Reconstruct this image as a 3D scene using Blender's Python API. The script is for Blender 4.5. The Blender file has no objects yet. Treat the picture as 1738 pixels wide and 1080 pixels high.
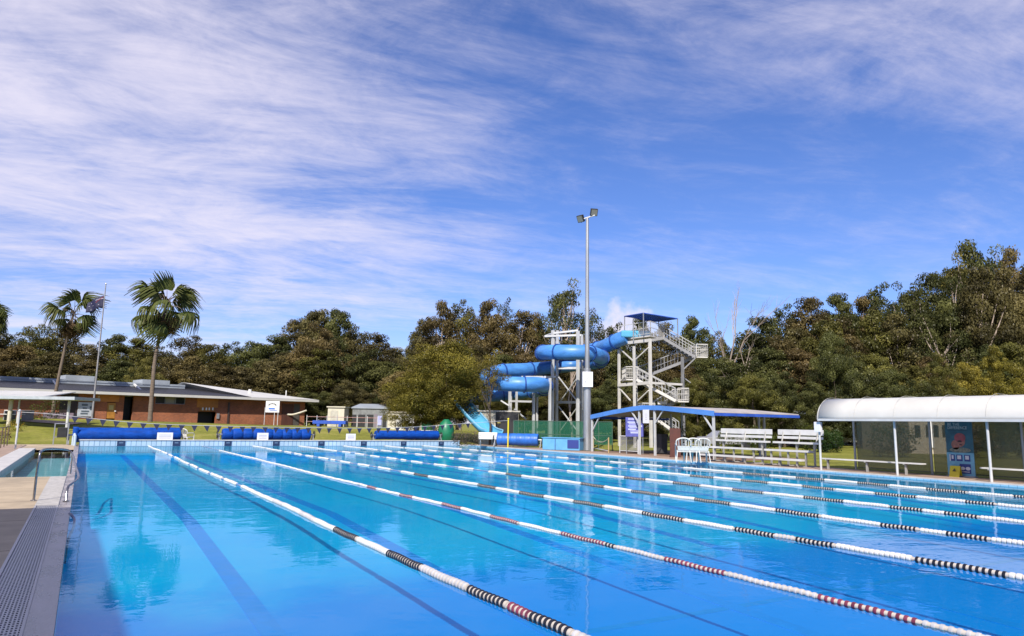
import bpy, math, random
import numpy as np
from mathutils import Vector, Matrix
R_ = math.radians
random.seed(7); rng = np.random.default_rng(7)
SC = bpy.context.scene

# ------------------------------------------------------------------ camera, sky, sun, exposure
FPX, PITCH, YAW, ROLL, HC = 1200.0, 0.1489, 0.5389, 0.0168, 1.748
FW = np.array([math.sin(YAW)*math.cos(PITCH), math.cos(YAW)*math.cos(PITCH), math.sin(PITCH)])
_rt = np.array([math.cos(YAW), -math.sin(YAW), 0.0]); _up = np.cross(_rt, FW)
RT = _rt*math.cos(ROLL)+_up*math.sin(ROLL); UP = -_rt*math.sin(ROLL)+_up*math.cos(ROLL)
EYE = np.array([0, 0, HC])
cd = bpy.data.cameras.new('camera'); cam = bpy.data.objects.new('camera', cd); SC.collection.objects.link(cam)
m = Matrix.Identity(4)
for i in range(3):
    m[i][0] = RT[i]; m[i][1] = UP[i]; m[i][2] = -FW[i]; m[i][3] = EYE[i]
cam.matrix_world = m
cd.sensor_width = 36; cd.lens = FPX/1738*36; cd.clip_start = 0.05; cd.clip_end = 3000
SC.camera = cam

SUN_EL, SUN_AZ = R_(40), R_(222)     # azimuth measured clockwise from +Y, where the sun stands
S_DIR = Vector((math.sin(SUN_AZ)*math.cos(SUN_EL), math.cos(SUN_AZ)*math.cos(SUN_EL), math.sin(SUN_EL)))
sl = bpy.data.lights.new('sun', 'SUN'); sl.energy = 5.0; sl.angle = R_(0.5); sl.color = (1.0, 0.93, 0.82)
so = bpy.data.objects.new('sun', sl); SC.collection.objects.link(so)
so.rotation_euler = (-S_DIR).to_track_quat('-Z', 'Y').to_euler(); so.location = (-30, -40, 60)

W = bpy.data.worlds.new('World'); SC.world = W; W.use_nodes = True
nt = W.node_tree; nt.nodes.clear()
def N(t, kind, **kw):
    n = t.nodes.new(kind)
    for k, v in kw.items():
        if k == 'inp':
            for a, b in v.items(): n.inputs[a].default_value = b
        else: setattr(n, k, v)
    return n
def build_world():
    L = nt.links.new
    out = N(nt, 'ShaderNodeOutputWorld'); bg = N(nt, 'ShaderNodeBackground', inp={'Strength': 0.12})
    sky = N(nt, 'ShaderNodeTexSky', sky_type='NISHITA', sun_disc=False, sun_elevation=SUN_EL, sun_rotation=SUN_AZ,
            air_density=1.0, dust_density=0.4, ozone_density=4.0)
    tc = N(nt, 'ShaderNodeTexCoord')
    sep = N(nt, 'ShaderNodeSeparateXYZ'); L(tc.outputs['Generated'], sep.inputs[0])
    tint = N(nt, 'ShaderNodeMix', data_type='RGBA', blend_type='MULTIPLY', inp={0: 1.0, 7: (0.69, 0.685, 0.915, 1)})
    L(sky.outputs[0], tint.inputs[6])
    gam = N(nt, 'ShaderNodeHueSaturation', inp={'Saturation': 1.08, 'Value': 1.0}); L(tint.outputs[2], gam.inputs['Color'])
    def M(op, a, b=None, c=None, cl=False):
        n = N(nt, 'ShaderNodeMath', operation=op, use_clamp=cl)
        for i, v in enumerate((a, b, c)):
            if v is None: continue
            if isinstance(v, (int, float)): n.inputs[i].default_value = v
            else: L(v, n.inputs[i])
        return n.outputs[0]
    X, Y, Z = sep.outputs
    cz = M('ADD', M('MAXIMUM', Z, 0.0), 0.10)
    # rotate so that v runs away from the pool's long axis, u across it
    c, s = math.cos(0.539), math.sin(0.539)
    U = M('SUBTRACT', M('MULTIPLY', X, c), M('MULTIPLY', Y, s))
    V = M('ADD', M('MULTIPLY', X, s), M('MULTIPLY', Y, c))
    u = M('DIVIDE', U, cz); v = M('DIVIDE', V, cz)
    ca, sa = math.cos(0.30), math.sin(0.30)
    a = M('ADD', M('MULTIPLY', u, ca), M('MULTIPLY', v, sa))       # along the streaks
    b = M('SUBTRACT', M('MULTIPLY', v, ca), M('MULTIPLY', u, sa))  # across them
    def noise(sa_, sb_, scale, detail, rough, dist, off=0.0):
        cmb = N(nt, 'ShaderNodeCombineXYZ')
        L(M('MULTIPLY', a, sa_), cmb.inputs[0]); L(M('MULTIPLY', b, sb_), cmb.inputs[1]); cmb.inputs[2].default_value = off
        n = N(nt, 'ShaderNodeTexNoise', inp={'Scale': scale, 'Detail': detail, 'Roughness': rough, 'Distortion': dist})
        L(cmb.outputs[0], n.inputs['Vector']); return n.outputs['Fac']
    def ramp(x, lo, hi):
        r = N(nt, 'ShaderNodeMapRange', interpolation_type='SMOOTHSTEP', inp={1: lo, 2: hi, 3: 0.0, 4: 1.0}); L(x, r.inputs[0]); return r.outputs[0]
    streak = noise(0.62, 1.45, 1.15, 10, 0.64, 1.3, 3.1)
    fine = noise(1.2, 4.0, 1.6, 10, 0.70, 1.5, 9.3)
    broad = noise(0.45, 0.8, 0.7, 5, 0.55, 0.3, 5.7)
    puff = noise(1.0, 1.25, 3.1, 10, 0.68, 0.6, 1.7)
    # coverage by direction: heavy on the left, a band high on the right, thin elsewhere
    left = ramp(M('MULTIPLY', U, -1.0), -0.30, 0.38)
    low = ramp(Z, 0.0, 0.28)
    hi_r = M('MULTIPLY', ramp(M('ADD', Z, M('MULTIPLY', U, 0.30)), 0.43, 0.60), ramp(U, -0.3, 0.1))
    hi_r = M('MULTIPLY', hi_r, 0.62)
    cov = M('MAXIMUM', M('MULTIPLY', left, M('ADD', 0.80, M('MULTIPLY', low, 0.10))), hi_r)
    cov = M('MAXIMUM', cov, 0.17)
    mixn = M('ADD', M('ADD', M('MULTIPLY', streak, 0.38), M('MULTIPLY', fine, 0.14)), M('ADD', M('MULTIPLY', broad, 0.26), M('MULTIPLY', puff, 0.22)))
    thr = M('SUBTRACT', 0.575, M('MULTIPLY', cov, 0.16))
    dens = ramp(M('SUBTRACT', mixn, thr), -0.08, 0.18)
    dens = M('MULTIPLY', dens, M('ADD', 0.34, M('MULTIPLY', cov, 0.56)))
    # small heap clouds near the horizon
    def heap(az, el, ra, re, st):
        dx, dy, dz = math.sin(az)*math.cos(el), math.cos(az)*math.cos(el), math.sin(el)
        wx = M('SUBTRACT', M('MULTIPLY', X, math.cos(az)), M('MULTIPLY', Y, math.sin(az)))
        wz = M('SUBTRACT', Z, dz)
        q = M('ADD', M('POWER', M('ABSOLUTE', M('DIVIDE', wx, ra)), 2.0), M('POWER', M('ABSOLUTE', M('DIVIDE', wz, re)), 2.0))
        n = N(nt, 'ShaderNodeTexNoise', inp={'Scale': 26.0, 'Detail': 6.0, 'Roughness': 0.6}); L(tc.outputs['Generated'], n.inputs['Vector'])
        return M('MULTIPLY', ramp(M('ADD', M('SUBTRACT', 1.0, q), M('MULTIPLY', M('SUBTRACT', n.outputs['Fac'], 0.5), 2.4)), 0.0, 1.1), st)
    for h in ((0.539+0.165, 0.132, 0.062, 0.045, 0.9), (0.539-0.305, 0.182, 0.020, 0.0075, 0.55), (0.539+0.14, 0.104, 0.085, 0.03, 0.7)):
        dens = M('MAXIMUM', dens, heap(*h))
    hz = M('MULTIPLY', M('SUBTRACT', 1.0, ramp(Z, 0.0, 0.18)), 0.14)     # thin milky air low down
    dens = M('MAXIMUM', dens, hz)
    cloud = N(nt, 'ShaderNodeMix', data_type='RGBA'); L(dens, cloud.inputs[0]); L(gam.outputs[0], cloud.inputs[6])
    cloud.inputs[7].default_value = (5.2, 4.9, 5.7, 1)
    L(cloud.outputs[2], bg.inputs['Color']); L(bg.outputs[0], out.inputs[0])
build_world()
SC.view_settings.view_transform = 'Standard'; SC.view_settings.look = 'None'
SC.view_settings.exposure = 0.55; SC.view_settings.gamma = 1.0
SC.cycles.max_bounces = 8; SC.cycles.transparent_max_bounces = 24; SC.cycles.diffuse_bounces = 3
SC.cycles.glossy_bounces = 4; SC.cycles.caustics_reflective = False; SC.cycles.caustics_refractive = False
SC.cycles.sample_clamp_indirect = 6
try: SC.cycles.use_denoising = True
except Exception: pass

# ------------------------------------------------------------------ points read off the surveyed view
def _ray(x, y): return FW*FPX + RT*(x-869) + UP*(540-y)
def PG(x, y, z=0.06): d = _ray(x, y); return EYE + d*((z-HC)/d[2])
def PD(x, y, D): d = _ray(x, y); return EYE + d*(D/(d[0]*math.sin(YAW)+d[1]*math.cos(YAW)))
def PY(x, y, Y): d = _ray(x, y); return EYE + d*(Y/d[1])
def PX(x, y, X): d = _ray(x, y); return EYE + d*(X/d[0])
HR = np.array([math.cos(YAW), -math.sin(YAW), 0]); HF = np.array([math.sin(YAW), math.cos(YAW), 0])
def proj(P):
    d = np.array(P, float)-EYE; z = d@FW
    return 869+FPX*(d@RT)/z, 540-FPX*(d@UP)/z
def sstep(a, b, x):
    t = min(1, max(0, (x-a)/(b-a))); return t*t*(3-2*t)
def gz(X, Y):
    """height of the ground"""
    back = sstep(52, 72, Y)
    side = 1.0 - 0.27*sstep(-5, 22, X) - 0.45*sstep(24, 60, X)
    r = sstep(36, 60, X)*sstep(20, 34, Y)*0.2
    return 0.03 + 1.55*back*side + r*(1-back)

# ------------------------------------------------------------------ materials
MATS = {}
ALB = 0.80      # exposure sits a third of a stop up for the pool, so paints are kept to their real, darker values
def mat(name, col, rough=0.6, metal=0.0, var=0.0, vscale=3.0, bump=0.0, bscale=40.0, spec=None, col2=None, stretch=None, trans=0.0, dirt=0.0):
    if name in MATS: return MATS[name]
    col = tuple(c*ALB for c in col); col2 = tuple(c*ALB for c in col2) if col2 else None
    m = bpy.data.materials.new(name); m.use_nodes = True; t = m.node_tree; L = t.links.new
    p = t.nodes['Principled BSDF']; p.inputs['Base Color'].default_value = (*col, 1); p.inputs['Roughness'].default_value = rough
    p.inputs['Metallic'].default_value = metal
    if spec is not None: p.inputs['Specular IOR Level'].default_value = spec
    tc = N(t, 'ShaderNodeTexCoord'); mp = N(t, 'ShaderNodeMapping')
    L(tc.outputs['Object'], mp.inputs[0])
    if stretch: mp.inputs['Scale'].default_value = stretch
    if var > 0 or col2:
        n = N(t, 'ShaderNodeTexNoise', inp={'Scale': vscale, 'Detail': 6.0, 'Roughness': 0.65}); L(mp.outputs[0], n.inputs['Vector'])
        mr = N(t, 'ShaderNodeMapRange', inp={1: 0.32, 2: 0.68, 3: 0.0, 4: 1.0}); L(n.outputs['Fac'], mr.inputs[0])
        mx = N(t, 'ShaderNodeMix', data_type='RGBA'); L(mr.outputs[0], mx.inputs[0])
        a = col2 if col2 else tuple(c*(1-var) for c in col); b = col if col2 else tuple(min(1, c*(1+var*0.6)) for c in col)
        mx.inputs[6].default_value = (*a, 1); mx.inputs[7].default_value = (*b, 1)
        L(mx.outputs[2], p.inputs['Base Color'])
        r2 = N(t, 'ShaderNodeMapRange', inp={1: 0.3, 2: 0.7, 3: max(0.03, rough-0.08), 4: min(1, rough+0.1)}); L(n.outputs['Fac'], r2.inputs[0]); L(r2.outputs[0], p.inputs['Roughness'])
    if bump > 0:
        n2 = N(t, 'ShaderNodeTexNoise', inp={'Scale': bscale, 'Detail': 5.0}); L(mp.outputs[0], n2.inputs['Vector'])
        bp = N(t, 'ShaderNodeBump', inp={'Strength': bump, 'Distance': 0.02}); L(n2.outputs['Fac'], bp.inputs['Height']); L(bp.outputs[0], p.inputs['Normal'])
    MATS[name] = m; return m

def brickmat(name, c1, c2, mortar, scale, bw=0.5, rh=0.25, ms=0.02, rough=0.8, axis='XZ', var=0.3):
    if name in MATS: return MATS[name]
    c1, c2, mortar = (tuple(c*ALB for c in q) for q in (c1, c2, mortar))
    m = bpy.data.materials.new(name); m.use_nodes = True; t = m.node_tree; L = t.links.new
    p = t.nodes['Principled BSDF']; p.inputs['Roughness'].default_value = rough
    tc = N(t, 'ShaderNodeTexCoord'); s = N(t, 'ShaderNodeSeparateXYZ'); c = N(t, 'ShaderNodeCombineXYZ'); L(tc.outputs['Object'], s.inputs[0])
    if axis == 'XZ':
        ad = N(t, 'ShaderNodeMath', operation='ADD'); L(s.outputs[0], ad.inputs[0]); L(s.outputs[1], ad.inputs[1]); L(ad.outputs[0], c.inputs[0]); L(s.outputs[2], c.inputs[1])
    else: L(s.outputs[0], c.inputs[0]); L(s.outputs[1], c.inputs[1])
    b = N(t, 'ShaderNodeTexBrick', inp={'Scale': scale, 'Color1': (*c1, 1), 'Color2': (*c2, 1), 'Mortar': (*mortar, 1), 'Mortar Size': ms, 'Brick Width': bw, 'Row Height': rh})
    L(c.outputs[0], b.inputs['Vector'])
    n = N(t, 'ShaderNodeTexNoise', inp={'Scale': 0.7, 'Detail': 5.0}); L(tc.outputs['Object'], n.inputs['Vector'])
    mr = N(t, 'ShaderNodeMapRange', inp={1: 0.3, 2: 0.7, 3: 1-var, 4: 1+var*0.5}); L(n.outputs['Fac'], mr.inputs[0])
    mx = N(t, 'ShaderNodeMix', data_type='RGBA', blend_type='MULTIPLY', inp={0: 1.0}); L(b.outputs['Color'], mx.inputs[6]); L(mr.outputs[0], mx.inputs[7])
    L(mx.outputs[2], p.inputs['Base Color'])
    bp = N(t, 'ShaderNodeBump', inp={'Strength': 0.3, 'Distance': 0.01}); L(b.outputs['Fac'], bp.inputs['Height']); bp.invert = True; L(bp.outputs[0], p.inputs['Normal'])
    MATS[name] = m; return m

def leafmat(name, col, col2, warm=0.0):
    """two leaf colours mixed by clump, varied tree by tree, some light passing through"""
    if name in MATS: return MATS[name]
    col, col2 = (tuple(c*ALB for c in q) for q in (col, col2))
    m = bpy.data.materials.new(name); m.use_nodes = True; t = m.node_tree; L = t.links.new; t.nodes.clear()
    o = N(t, 'ShaderNodeOutputMaterial'); d = N(t, 'ShaderNodeBsdfDiffuse'); tr = N(t, 'ShaderNodeBsdfTranslucent'); gl = N(t, 'ShaderNodeBsdfGlossy', inp={'Roughness': 0.42, 'Color': (0.8, 0.8, 0.8, 1)})
    at = N(t, 'ShaderNodeAttribute', attribute_name='tone'); oi = N(t, 'ShaderNodeObjectInfo')
    mx = N(t, 'ShaderNodeMix', data_type='RGBA'); L(at.outputs['Fac'], mx.inputs[0]); mx.inputs[6].default_value = (*col, 1); mx.inputs[7].default_value = (*col2, 1)
    hs = N(t, 'ShaderNodeHueSaturation'); L(mx.outputs[2], hs.inputs['Color'])
    r1 = N(t, 'ShaderNodeMapRange', inp={1: 0, 2: 1, 3: 0.490, 4: 0.506}); L(oi.outputs['Random'], r1.inputs[0]); L(r1.outputs[0], hs.inputs['Hue'])
    w = N(t, 'ShaderNodeTexWhiteNoise', noise_dimensions='1D'); L(oi.outputs['Random'], w.inputs['W'])
    r2 = N(t, 'ShaderNodeMapRange', inp={1: 0, 2: 1, 3: 0.75, 4: 1.25}); L(w.outputs['Value'], r2.inputs[0]); L(r2.outputs[0], hs.inputs['Value'])
    L(hs.outputs[0], d.inputs[0]); L(hs.outputs[0], tr.inputs[0])
    a = N(t, 'ShaderNodeMixShader', inp={0: 0.28}); L(d.outputs[0], a.inputs[1]); L(tr.outputs[0], a.inputs[2])
    b = N(t, 'ShaderNodeMixShader', inp={0: 0.012}); L(a.outputs[0], b.inputs[1]); L(gl.outputs[0], b.inputs[2])
    L(b.outputs[0], o.inputs[0]); MATS[name] = m; return m

def alphamat(name, col, alpha, rough=0.7):
    if name in MATS: return MATS[name]
    m = bpy.data.materials.new(name); m.use_nodes = True; t = m.node_tree
    p = t.nodes['Principled BSDF']; p.inputs['Base Color'].default_value = (*col, 1); p.inputs['Roughness'].default_value = rough; p.inputs['Alpha'].default_value = alpha
    MATS[name] = m; return m

WHITE = mat('white_paint', (0.74, 0.74, 0.72), 0.5, var=0.12, vscale=2.5)
CREAM = mat('cream_paint', (0.62, 0.58, 0.46), 0.6, var=0.18, vscale=1.5)
GALV = mat('galvanised_steel', (0.42, 0.43, 0.45), 0.42, 0.6, var=0.25, vscale=1.2, stretch=(1, 1, 0.2))
STEEL = mat('white_coated_steel', (0.60, 0.61, 0.62), 0.45, 0.1, var=0.2, vscale=0.8)
CHROME = mat('stainless_steel', (0.42, 0.40, 0.40), 0.22, 1.0, var=0.3, vscale=6)
BROWNPOST = mat('bronze_post', (0.16, 0.12, 0.09), 0.4, 0.4, var=0.3, vscale=3)
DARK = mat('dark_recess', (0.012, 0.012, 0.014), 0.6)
BLACK = mat('black_rubber', (0.02, 0.02, 0.022), 0.55, var=0.3, vscale=8)
BLUEFASC = mat('blue_painted_fascia', (0.085, 0.25, 0.66), 0.4, var=0.15, vscale=1)
NAVY = mat('navy_canvas', (0.02, 0.09, 0.50), 0.7, var=0.3, vscale=1.5)
COVER = mat('blue_cover_fabric', (0.003, 0.062, 0.36), 0.6, spec=0.15, var=0.35, vscale=2.0, bump=0.5, bscale=14, stretch=(1, 3, 3))
COVER2 = mat('light_blue_cover_fabric', (0.02, 0.14, 0.55), 0.45, var=0.25, vscale=2.0, bump=0.3, bscale=14)
SLIDE = mat('blue_fibreglass', (0.072, 0.27, 0.70), 0.45, var=0.35, vscale=0.7, stretch=(1, 1, 2.5), dirt=1)
CHUTE = mat('pale_blue_fibreglass', (0.11, 0.42, 0.66), 0.25, var=0.12, vscale=0.8)
LBLUE = mat('light_blue_panel', (0.12, 0.38, 0.68), 0.5, var=0.15, vscale=1.5)
ROOFW = mat('white_roof_sheet', (0.60, 0.59, 0.56), 0.4, var=0.08, vscale=0.6)
ROOFG = mat('grey_roof_sheet', (0.36, 0.40, 0.45), 0.5, var=0.2, vscale=0.7)
SOLAR = mat('black_solar_matting', (0.02, 0.019, 0.022), 0.5, var=0.4, vscale=1.2, stretch=(6, 1, 1))
ORANGE = mat('orange_paint', (0.52, 0.19, 0.025), 0.55, var=0.25, vscale=0.9)
BRICK = brickmat('red_brick', (0.40, 0.120, 0.042), (0.27, 0.080, 0.036), (0.26, 0.18, 0.13), 4.0, 0.9, 0.32, 0.02)
TRUNKD = mat('dark_bark', (0.10, 0.075, 0.055), 0.9, var=0.5, vscale=2, bump=0.6, bscale=6)
TRUNKL = mat('pale_gum_bark', (0.42, 0.34, 0.28), 0.8, var=0.45, vscale=1.2, bump=0.4, bscale=5)
PALMT = mat('palm_bark', (0.17, 0.13, 0.10), 0.9, var=0.35, vscale=3, bump=0.8, bscale=9, stretch=(1, 1, 5))
GREENMESH = alphamat('green_shade_cloth', (0.006, 0.10, 0.055), 0.68)
GREENP = mat('green_plastic', (0.006, 0.17, 0.08), 0.45, var=0.2, vscale=2)
YELLOW = mat('yellow_plastic', (0.80, 0.66, 0.02), 0.45, var=0.1)
PLASTIC = mat('white_plastic', (0.72, 0.71, 0.66), 0.35, var=0.1, vscale=3)
GREY = mat('grey_panel', (0.25, 0.26, 0.28), 0.6, var=0.3, vscale=1.0)
TERRA = mat('red_brown_board', (0.10, 0.03, 0.022), 0.7, var=0.3)
SIGNW = mat('sign_white', (0.78, 0.77, 0.80), 0.4, var=0.05)
SIGNP = mat('poster_violet_blue', (0.10, 0.11, 0.42), 0.45, var=0.3, vscale=2)
SIGNL = mat('poster_lilac', (0.42, 0.44, 0.75), 0.45, var=0.2, vscale=4)
NAVYS = mat('sign_navy', (0.03, 0.05, 0.25), 0.4)
MIDBLUE = mat('sign_blue', (0.08, 0.20, 0.62), 0.4)

# ------------------------------------------------------------------ mesh builder
ORG = {}
class MB:
    def __init__(s): s.v = []; s.f = []; s.mi = []; s.n = 0
    def add(s, v, f, mi=0):
        v = np.asarray(v, float).reshape(-1, 3); s.v.append(v)
        s.f += [tuple(i+s.n for i in q) for q in f]; s.mi += [mi]*len(f); s.n += len(v); return s
    def box(s, c, size, rz=0.0, mi=0, ax=None):
        """ax = optional 3 unit axes"""
        c = np.asarray(c, float); h = np.asarray(size, float)/2
        if ax is None: ax = (np.array([math.cos(rz), math.sin(rz), 0]), np.array([-math.sin(rz), math.cos(rz), 0]), np.array([0, 0, 1.]))
        P = [c+ax[0]*h[0]*i+ax[1]*h[1]*j+ax[2]*h[2]*k for k in (-1, 1) for j in (-1, 1) for i in (-1, 1)]
        return s.add(P, [(0, 2, 3, 1), (4, 5, 7, 6), (0, 1, 5, 4), (2, 6, 7, 3), (0, 4, 6, 2), (1, 3, 7, 5)], mi)
    def b2(s, lo, hi, mi=0):
        lo = np.array(lo, float); hi = np.array(hi, float); return s.box((lo+hi)/2, hi-lo, mi=mi)
    def bar(s, a, b, w, h=None, mi=0):
        a = np.asarray(a, float); b = np.asarray(b, float); d = b-a; L = np.linalg.norm(d)
        if L < 1e-6: return s
        d = d/L; ref = np.array([0, 0, 1.]) if abs(d[2]) < 0.95 else HR
        x = np.cross(d, ref); x /= np.linalg.norm(x); y = np.cross(x, d)
        return s.box((a+b)/2, (w, h or w, L), mi=mi, ax=(x, y, d))
    def tube(s, pts, r, n=8, mi=0, caps=True):
        pts = np.asarray(pts, float); k = len(pts); r = np.broadcast_to(np.asarray(r, float), (k,))
        t = np.gradient(pts, axis=0) if k > 2 else np.array([pts[1]-pts[0]]*2)
        t = t/np.maximum(np.linalg.norm(t, axis=1)[:, None], 1e-9)
        ref = np.array([0, 0, 1.]) if abs(t[0][2]) < 0.9 else np.array([1., 0, 0])
        x = np.cross(t[0], ref); x /= np.linalg.norm(x); V = []
        for i in range(k):
            x = x-t[i]*(x@t[i]); x /= max(np.linalg.norm(x), 1e-9); y = np.cross(t[i], x)
            for j in range(n):
                a = 2*math.pi*j/n; V.append(pts[i]+r[i]*(math.cos(a)*x+math.sin(a)*y))
        F = [(i*n+j, i*n+(j+1) % n, (i+1)*n+(j+1) % n, (i+1)*n+j) for i in range(k-1) for j in range(n)]
        if caps: F += [tuple(range(n-1, -1, -1)), tuple((k-1)*n+j for j in range(n))]
        return s.add(V, F, mi)
    def quad(s, a, b, c, d, mi=0): return s.add([a, b, c, d], [(0, 1, 2, 3)], mi)
    def plate(s, quad4, th, mi=0):
        """flat four-cornered plate with real thickness"""
        q = np.asarray(quad4, float); n = np.cross(q[1]-q[0], q[3]-q[0]); n /= np.linalg.norm(n)
        V = np.vstack([q, q-n*th])
        return s.add(V, [(0, 1, 2, 3), (7, 6, 5, 4), (0, 4, 5, 1), (1, 5, 6, 2), (2, 6, 7, 3), (3, 7, 4, 0)], mi)
    def lathe(s, c, prof, n=16, axis=(0, 0, 1), mi=0):
        c = np.asarray(c, float); d = np.asarray(axis, float); d /= np.linalg.norm(d)
        ref = np.array([0, 0, 1.]) if abs(d[2]) < 0.9 else np.array([1., 0, 0])
        x = np.cross(d, ref); x /= np.linalg.norm(x); y = np.cross(d, x); V = []
        for r, h in prof:
            for j in range(n):
                a = 2*math.pi*j/n; V.append(c+d*h+r*(math.cos(a)*x+math.sin(a)*y))
        k = len(prof); F = [(i*n+j, i*n+(j+1) % n, (i+1)*n+(j+1) % n, (i+1)*n+j) for i in range(k-1) for j in range(n)]
        F += [tuple(range(n-1, -1, -1)), tuple((k-1)*n+j for j in range(n))]
        return s.add(V, F, mi)
    def build(s, name, mats, parent=None, smooth=False, at=None, bevel=0.0):
        if not isinstance(mats, (list, tuple)): mats = [mats]
        V = np.vstack(s.v)
        if parent is not None: o0 = ORG[parent.name]
        elif at is not None: o0 = np.asarray(at, float)
        else:
            o0 = np.array([(V[:, 0].min()+V[:, 0].max())/2, (V[:, 1].min()+V[:, 1].max())/2, V[:, 2].min()])
        me = bpy.data.meshes.new(name); me.from_pydata((V-o0).tolist(), [], s.f)
        for q in mats: me.materials.append(q)
        if len(mats) > 1: me.polygons.foreach_set('material_index', s.mi)
        if smooth: me.polygons.foreach_set('use_smooth', [True]*len(me.polygons))
        me.update()
        o = bpy.data.objects.new(name, me); SC.collection.objects.link(o)
        if parent is not None: o.parent = parent
        else: o.location = Vector(o0)
        ORG[o.name] = o0
        if smooth: 
            try: me.set_sharp_from_angle(angle=R_(40))
            except Exception: pass
        if bevel > 0:
            b = o.modifiers.new('bevel', 'BEVEL'); b.width = bevel; b.segments = 2; b.limit_method = 'ANGLE'
        return o
def tag(o, label=None, cat=None, group=None, kind=None):
    if label: o['label'] = label
    if cat: o['category'] = cat
    if group: o['group'] = group
    if kind: o['kind'] = kind
    return o
def empty(name, loc, label, cat, group=None):
    o = bpy.data.objects.new(name, None); SC.collection.objects.link(o); o.location = Vector(loc); o.empty_display_size = 0.3
    ORG[o.name] = np.array(loc, float); return tag(o, label, cat, group)
def children(o): return [c for c in SC.objects if c.parent == o]
def copy_tree(o, loc=None, rz=0, label=None, scale=None):
    c = o.copy(); SC.collection.objects.link(c)
    if loc is not None: c.location = Vector(loc); c.rotation_euler = (0, 0, rz)
    if scale is not None: c.scale = scale
    if label: c['label'] = label
    for ch in children(o):
        k = ch.copy(); SC.collection.objects.link(k); k.parent = c
        for g in children(ch):
            j = g.copy(); SC.collection.objects.link(j); j.parent = k
    return c
def smooth_path(P, per=8):
    P = np.asarray(P, float); Q = np.vstack([2*P[0]-P[1], P, 2*P[-1]-P[-2]]); out = []
    for i in range(1, len(Q)-2):
        for t in np.linspace(0, 1, per, endpoint=False):
            a, b, c, d = Q[i-1:i+3]
            out.append(0.5*((2*b)+(-a+c)*t+(2*a-5*b+4*c-d)*t*t+(-a+3*b-3*c+d)*t**3))
    out.append(P[-1]); return np.array(out)
#PARTS
# ------------------------------------------------------------------ the pool and the ground round it
PX0, PX1, PY0, PY1 = -0.042, 26.10, 0.9, 50.0
LANE, RX0 = 3.084, 0.6186
ZF = -0.42
def structure(o): o['kind'] = 'structure'; return o

def lawn_material():
    m = bpy.data.materials.new('lawn'); m.use_nodes = True; t = m.node_tree; L = t.links.new; p = t.nodes['Principled BSDF']; p.inputs['Roughness'].default_value = 0.95
    p.inputs['Specular IOR Level'].default_value = 0.1
    tc = N(t, 'ShaderNodeTexCoord')
    n1 = N(t, 'ShaderNodeTexNoise', inp={'Scale': 0.22, 'Detail': 6.0, 'Roughness': 0.65}); L(tc.outputs['Object'], n1.inputs['Vector'])
    n2 = N(t, 'ShaderNodeTexNoise', inp={'Scale': 3.5, 'Detail': 8.0, 'Roughness': 0.75}); L(tc.outputs['Object'], n2.inputs['Vector'])
    r = N(t, 'ShaderNodeValToRGB'); r.color_ramp.elements[0].position = 0.33; r.color_ramp.elements[0].color = (0.120, 0.125, 0.026, 1)
    r.color_ramp.elements[1].position = 0.66; r.color_ramp.elements[1].color = (0.27, 0.245, 0.070, 1)
    e = r.color_ramp.elements.new(0.5); e.color = (0.19, 0.195, 0.036, 1)
    L(n1.outputs['Fac'], r.inputs[0])
    mr = N(t, 'ShaderNodeMapRange', inp={1: 0.3, 2: 0.7, 3: 0.62, 4: 1.25}); L(n2.outputs['Fac'], mr.inputs[0])
    mx = N(t, 'ShaderNodeMix', data_type='RGBA', blend_type='MULTIPLY', inp={0: 1.0}); L(r.outputs[0], mx.inputs[6]); L(mr.outputs[0], mx.inputs[7]); L(mx.outputs[2], p.inputs['Base Color'])
    bp = N(t, 'ShaderNodeBump', inp={'Strength': 0.9, 'Distance': 0.06}); L(n2.outputs['Fac'], bp.inputs['Height']); L(bp.outputs[0], p.inputs['Normal'])
    return m
def build_ground():
    xs = sorted(set([-400, -200, -100, -60, -40, -25, -15, -10, -6.0, 28.6] + list(np.arange(-4, 28, 3.0)) + list(np.arange(30, 80, 4.0)) + [90, 110, 140, 200, 300, 500, 900]))
    ys = sorted(set([-400, -150, -60, -30, -15, 51.6, 0, 12, 24, 36, 45] + list(np.arange(54, 100, 2.5)) + [105, 115, 130, 160, 220, 350, 600, 1200]))
    V = [(x, y, gz(x, y) if y > 20 or x > 30 else 0.03) for y in ys for x in xs]; nx = len(xs); F = []
    for j in range(len(ys)-1):
        for i in range(nx-1):
            cx = (xs[i]+xs[i+1])/2; cy = (ys[j]+ys[j+1])/2
            if -6 < cx < 28.6 and -15 < cy < 51.6: continue
            F.append((j*nx+i, j*nx+i+1, (j+1)*nx+i+1, (j+1)*nx+i))
    mb = MB(); mb.add(V, F); structure(mb.build('ground', lawn_material(), at=(0, 0, 0), smooth=True))
build_ground()

PAVE = mat('tan_concrete_paving', (0.47, 0.375, 0.26), 0.8, var=0.30, vscale=0.9, bump=0.3, bscale=30)
PINK = brickmat('pink_paving', (0.42, 0.30, 0.23), (0.37, 0.265, 0.20), (0.26, 0.19, 0.15), 2.0, 0.9, 0.45, 0.012, axis='XY', var=0.25)
COPING = mat('white_coping', (0.60, 0.58, 0.56), 0.5, var=0.22, vscale=2.5, bump=0.2, bscale=25)
def slab(name, x0, x1, y0, y1, z, m, th=0.5):
    mb = MB(); mb.b2((x0, y0, z-th), (x1, y1, z)); return structure(mb.build(name, m))
slab('pool_deck', 26.45, 28.6, -15, 51.6, 0.075, PINK)
slab('pool_coping', 26.10, 26.45, -15, 50.45, 0.085, COPING)
slab('pool_deck_far', -6, 26.45, 50.45, 51.6, 0.07, PAVE)
slab('pool_deck_near', -0.042, 26.1, -15, 0.9, 0.30, PAVE, 0.9)
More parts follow.
